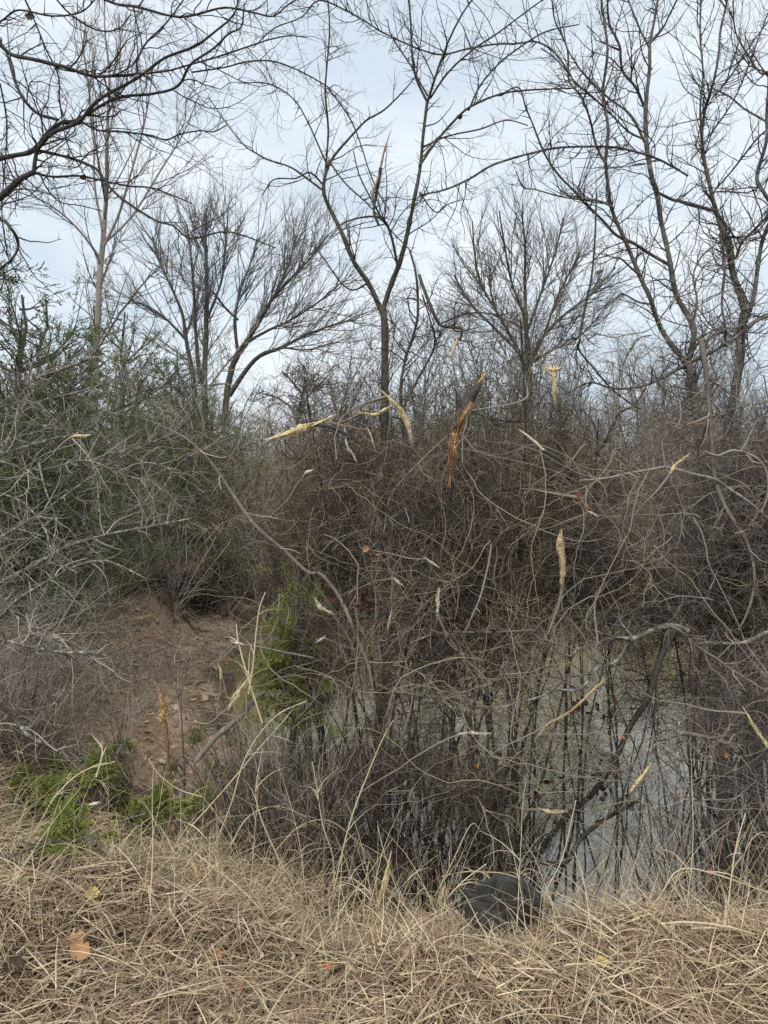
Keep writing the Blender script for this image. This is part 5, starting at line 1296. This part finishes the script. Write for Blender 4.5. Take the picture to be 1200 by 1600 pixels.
# loose small litter on the dirt shore and in the straw
n = 9000
x = rnd(-6.0, -0.8, n); y = rnd(5.2, 19, n)
ok = (pond_sd(x, y) > 0.12)
x, y = x[ok], y[ok]
x2 = rnd(-2.4, 2.4, 900); y2 = rnd(1.4, 3.4, 900)
x, y = np.concatenate([x, x2]), np.concatenate([y, y2])
n = len(x)
z = height(x, y) + 0.012
z[-900:] += 0.03
a = rnd(0, 2 * np.pi, n); L = rnd(0.03, 0.085, n); L[-900:] *= 0.5
p, q = grow(np.stack([x, y, z], 1), np.stack([np.cos(a), np.sin(a), rng.normal(size=n) * 0.25], 1), L, L * 0.24, L * 0.06, 3, 0.25)
mb = MB(); mb.ribbons(p, q, unit(np.stack([rng.normal(size=n) * .35, rng.normal(size=n) * .35, np.ones(n)], 1)))
tag(obj('leaf_litter', mb, 'litter'), 'small dead leaves scattered over the dirt shore', 'litter', kind='stuff')
for lab, a, b_, w in (('long pale stick lying across the dirt shore above the shattered wood', (148, 992), (246, 972), 0.016), ('long tan stick lying level across the near dirt slope', (178, 1038), (318, 1043), 0.014),
                     ('short pale stick on the dirt shore pointing at the inlet', (255, 1010), (300, 1022), 0.014), ('crooked grey stick at the foot of the cut bank', (285, 962), (335, 948), 0.020),
                     ('thin stick on the bare dirt at the left of the slope', (130, 1080), (190, 1060), 0.012), ('thin dark stick on the dirt by the edge of the inlet', (290, 1075), (345, 1060), 0.012)):
    g0, g1 = ground_hit(*a), ground_hit(*b_)
    t = np.linspace(0, 1, 12)[:, None]
    pp_ = g0 * (1 - t) + g1 * t + rng.normal(size=(12, 3)) * np.array([0.015, 0.03, 0.004])
    pp_[:, 2] = np.maximum(height(pp_[:, 0], pp_[:, 1]) + w * 0.7, pp_[:, 2])
    m_ = MB(); m_.tubes(pp_, np.linspace(w, w * 0.4, 12), 5)
    tag(obj('fallen_stick', m_, 'twig_dark' if 'dark' in lab else 'bark_pale'), lab, 'stick', 'sticks on the dirt shore')
n = 160
x = rnd(-5.2, -1.6, n); y = rnd(6.8, 15.5, n)
k_ = 0
me_l = leaf_mesh('shore_leaf', 0.10, 0.036, seed=5).mesh('shore_leaf')
for a, b_ in zip(x, y):
    if pond_sd(np.array([a]), np.array([b_]))[0] < 0.15:
        continue
    o = obj('shore_leaf', me_l, 'leaf_shore')
    o.location = (a, b_, H(a, b_) + 0.025); o.rotation_euler = (rng.normal() * 0.4, rng.normal() * 0.4, rnd(0, 6.28, 1)[0])
    s_ = rnd(0.6, 1.3, 1)[0]; o.scale = (s_, s_, s_)
    tag(o, 'pale tan dead leaf lying on the dirt shore', 'leaf', 'dead leaves on the dirt shore')
# burgundy vine leaves
def leafy_vine(label, px, py, Y_, sx, sy, n, L=0.035):
    c = P(px, py, Y_)
    root = empty('leafy_vine', c); tag(root, label, 'vine', 'vines with dark red leaves')
    p, r = grow(np.zeros((1, 3)), np.array([[0.6 * rng.choice([-1, 1]), 0, 0.8]]), max(sx, sy) / FPX * Y_ * 2, np.array([0.003]), np.array([0.0015]), 12, 0.2, (0, 0, -0.3), 0.1)
    m_ = MB(); m_.tubes(p - p.mean(axis=1, keepdims=True), r, 4); obj('stem', m_, 'twig_purple', root)
    me = leaf_mesh('leaf', L, L * 0.38, seed=77).mesh('leaf')
    for k in range(n):
        o = obj('leaf', me, 'leaf_burgundy', root)
        o.location = (rng.normal() * sx / FPX * Y_, rng.normal() * 0.08, rng.normal() * sy / FPX * Y_)
        o.rotation_euler = tuple(rnd(0, 6.28, 3))
        s = rnd(0.7, 1.3, 1)[0]; o.scale = (s, s, s)
for lab, px, py, sx, sy, n in (('dark red leaves on a vine beside the sweeping brown cane', 562, 945, 22, 22, 34), ('dark red leaves on a vine above the level brown branch', 690, 972, 30, 12, 26), ('dark red leaf pair at the end of the level brown branch', 773, 993, 9, 5, 6),
        ('dark red leaves hanging over the pale water', 845, 1200, 22, 14, 16), ('dark red leaves on the leaning dark stem', 950, 1225, 12, 22, 20), ('dark red leaves in the thicket below the curled shavings', 930, 1110, 20, 14, 18),
        ('dark red leaves low on the sagging limb', 850, 1255, 14, 14, 12), ('dark red leaves around the trunk of the forked sapling', 605, 1050, 12, 30, 26), ('dark red leaves on the stem left of centre water', 755, 1215, 14, 22, 20), ('dark red leaves low in the right brush', 1185, 1290, 16, 26, 24)):
    leafy_vine(lab, px, py, 3.75, sx, sy, n)

# ------------------------------------------------------------------ black plastic tub half buried at the bank edge
def tub():
    """a stiff dented plastic tub, tipped, its open top facing up and back"""
    Y0 = 2.62
    c = P(787, 1440, Y0)
    base = np.array([c[0], c[1], c[2] - 0.06])
    root = empty('plastic_tub', base); tag(root, 'dented black plastic tub half buried at the edge of the bank', 'tub')
    k = Y0 / FPX
    hz = lambda py: P(787, py, Y0)[2] - base[2]
    # outline seen from above with the height of the rim at each corner
    plan = [(-57 * k, 0.07, hz(1386)), (-40 * k, 0.02, hz(1378)), (-4 * k, -0.045, hz(1366)), (28 * k, -0.035, hz(1374)), (52 * k, 0.0, hz(1392)), (62 * k, 0.06, hz(1402)),
            (56 * k, 0.13, hz(1404)), (36 * k, 0.17, hz(1392)), (0.0, 0.18, hz(1390)), (-36 * k, 0.14, hz(1404))]
    pl = []
    for (a, b) in zip(plan, plan[1:] + plan[:1]):
        for t in np.linspace(0, 1, 5, endpoint=False):
            e = 0.0025 * rng.normal()
            pl.append((a[0] * (1 - t) + b[0] * t + e, a[1] * (1 - t) + b[1] * t + e, a[2] * (1 - t) + b[2] * t + 0.002 * rng.normal()))
    n = len(pl)
    cx, cy = np.mean([p[0] for p in pl]), np.mean([p[1] for p in pl])
    v, q = [], []
    rows = [(-0.25, 0.93), (0.35, 0.97), (0.7, 0.99), (0.90, 1.0), (0.915, 1.05), (1.0, 1.055), (1.0, 0.99), (0.9, 0.965), (0.5, 0.93), (0.05, 0.90)]
    for f, s_ in rows:
        for j, (a, b_, t) in enumerate(pl):
            dent = 0.010 * math.sin(j * 0.55 + f * 3.0) * (0.2 < f < 0.8)
            v.append((cx + (a - cx) * s_ * 1.12 + dent, cy + (b_ - cy) * s_ + dent * 0.6, t * f * 0.72))
    for r_ in range(len(rows) - 1):
        for j in range(n):
            q.append((r_ * n + j, r_ * n + (j + 1) % n, (r_ + 1) * n + (j + 1) % n, (r_ + 1) * n + j))
    m_ = MB(); m_.add(v, q)
    o = obj('tub_wall', m_, 'plastic', root)
    o.data.polygons.foreach_set('use_smooth', [False] * len(o.data.polygons))
    m_ = MB()
    m_.add([(cx + (a - cx) * 0.9, cy + (b_ - cy) * 0.9, 0.03) for a, b_, t in pl] + [(cx, cy, 0.03)], t=[(j, (j + 1) % n, n) for j in range(n)])
    obj('tub_floor', m_, 'plastic', root)
tub()

# ------------------------------------------------------------------ litter and stone
def crumple(name, label, pos, size, m, seed, cat='litter', flat=0.7, group=None):
    rg = np.random.default_rng(seed)
    nu, nv = 14, 9
    v, q = [(0, 0, -size * flat)], []
    V = []
    for i in range(nv):
        ph = math.pi * (i + 0.5) / nv
        for j in range(nu):
            th = 2 * math.pi * j / nu
            r = size * (1 + rg.normal() * 0.16)
            V.append((r * math.sin(ph) * math.cos(th), r * 0.8 * math.sin(ph) * math.sin(th), r * flat * math.cos(ph)))
    q = [(i * nu + j, i * nu + (j + 1) % nu, (i + 1) * nu + (j + 1) % nu, (i + 1) * nu + j) for i in range(nv - 1) for j in range(nu)]
    V.append((0, 0, size * flat)); V.append((0, 0, -size * flat))
    t = [(j, len(V) - 2, (j + 1) % nu) for j in range(nu)] + [((nv - 1) * nu + j, (nv - 1) * nu + (j + 1) % nu, len(V) - 1) for j in range(nu)]
    m_ = MB(); m_.add(V, q, t)
    o = obj(name, m_, m); o.location = pos
    tag(o, label, cat, group)
crumple('litter_bag', 'crumpled whitish plastic bag caught at the far end of the inlet', ground_hit(494, 890) + np.array([0, 0, 0.12]), 0.17, 'bag', 3)
crumple('red_scrap', 'red scrap beside the crumpled white bag', ground_hit(486, 895) + np.array([0, 0, 0.06]), 0.10, 'red_scrap', 4, flat=0.4)
crumple('red_scrap', 'red orange scrap left of the sweeping brown cane', ground_hit(462, 897) + np.array([0, 0, 0.05]), 0.15, 'red_scrap', 5, flat=0.35)
crumple('paper_scrap', 'tiny white scrap above the sweeping brown cane', ground_hit(437, 872) + np.array([0, 0, 0.05]), 0.07, 'bag', 6, flat=1.2)
q = ground_hit(318, 986)
crumple('stone', 'pale stone on the dirt shore beside the inlet', q + np.array([0, 0, 0.04]), 0.10, 'stone', 8, cat='stone', flat=0.6)
q = ground_hit(300, 1008)
crumple('stone', 'small pale stone in front of the larger one on the dirt shore', q + np.array([0, 0, 0.03]), 0.06, 'stone', 9, cat='stone', flat=0.5)
# undercut lip of the cut bank, with a hollow below it
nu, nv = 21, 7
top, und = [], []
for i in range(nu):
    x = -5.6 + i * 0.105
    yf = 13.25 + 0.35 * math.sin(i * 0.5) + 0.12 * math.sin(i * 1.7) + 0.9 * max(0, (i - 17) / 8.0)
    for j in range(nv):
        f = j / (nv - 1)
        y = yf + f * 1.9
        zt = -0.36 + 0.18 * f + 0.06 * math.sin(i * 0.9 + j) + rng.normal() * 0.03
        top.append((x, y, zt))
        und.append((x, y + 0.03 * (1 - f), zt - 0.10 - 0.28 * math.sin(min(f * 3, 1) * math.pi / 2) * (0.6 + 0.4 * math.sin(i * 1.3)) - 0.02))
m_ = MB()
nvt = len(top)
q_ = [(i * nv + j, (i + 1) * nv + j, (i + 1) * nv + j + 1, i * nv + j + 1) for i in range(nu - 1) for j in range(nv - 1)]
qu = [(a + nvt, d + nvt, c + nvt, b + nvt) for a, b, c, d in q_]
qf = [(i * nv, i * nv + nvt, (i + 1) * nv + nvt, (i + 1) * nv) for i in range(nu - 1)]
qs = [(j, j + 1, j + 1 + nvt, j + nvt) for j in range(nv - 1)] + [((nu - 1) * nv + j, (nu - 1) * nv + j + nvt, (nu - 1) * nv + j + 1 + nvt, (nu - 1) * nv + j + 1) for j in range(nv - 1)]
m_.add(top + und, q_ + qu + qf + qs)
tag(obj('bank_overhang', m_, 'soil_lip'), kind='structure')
# roots in the cut bank
n = 60
x = rnd(-5.4, -3.6, n); y = rnd(13.5, 15.5, n)
p, q = grow(np.stack([x, y, height(x, y) + 0.1], 1), np.stack([rng.normal(size=n), -np.ones(n) * 0.8, -np.ones(n) * 0.2], 1), rnd(0.3, 0.9, n), np.full(n, 0.014), np.full(n, 0.004), 6, 0.2, (0, 0, -1))
mb = MB(); mb.tubes(p, q, 4)
tag(obj('roots', mb, 'root'), 'dark roots dangling from the cut bank', 'roots', kind='stuff')
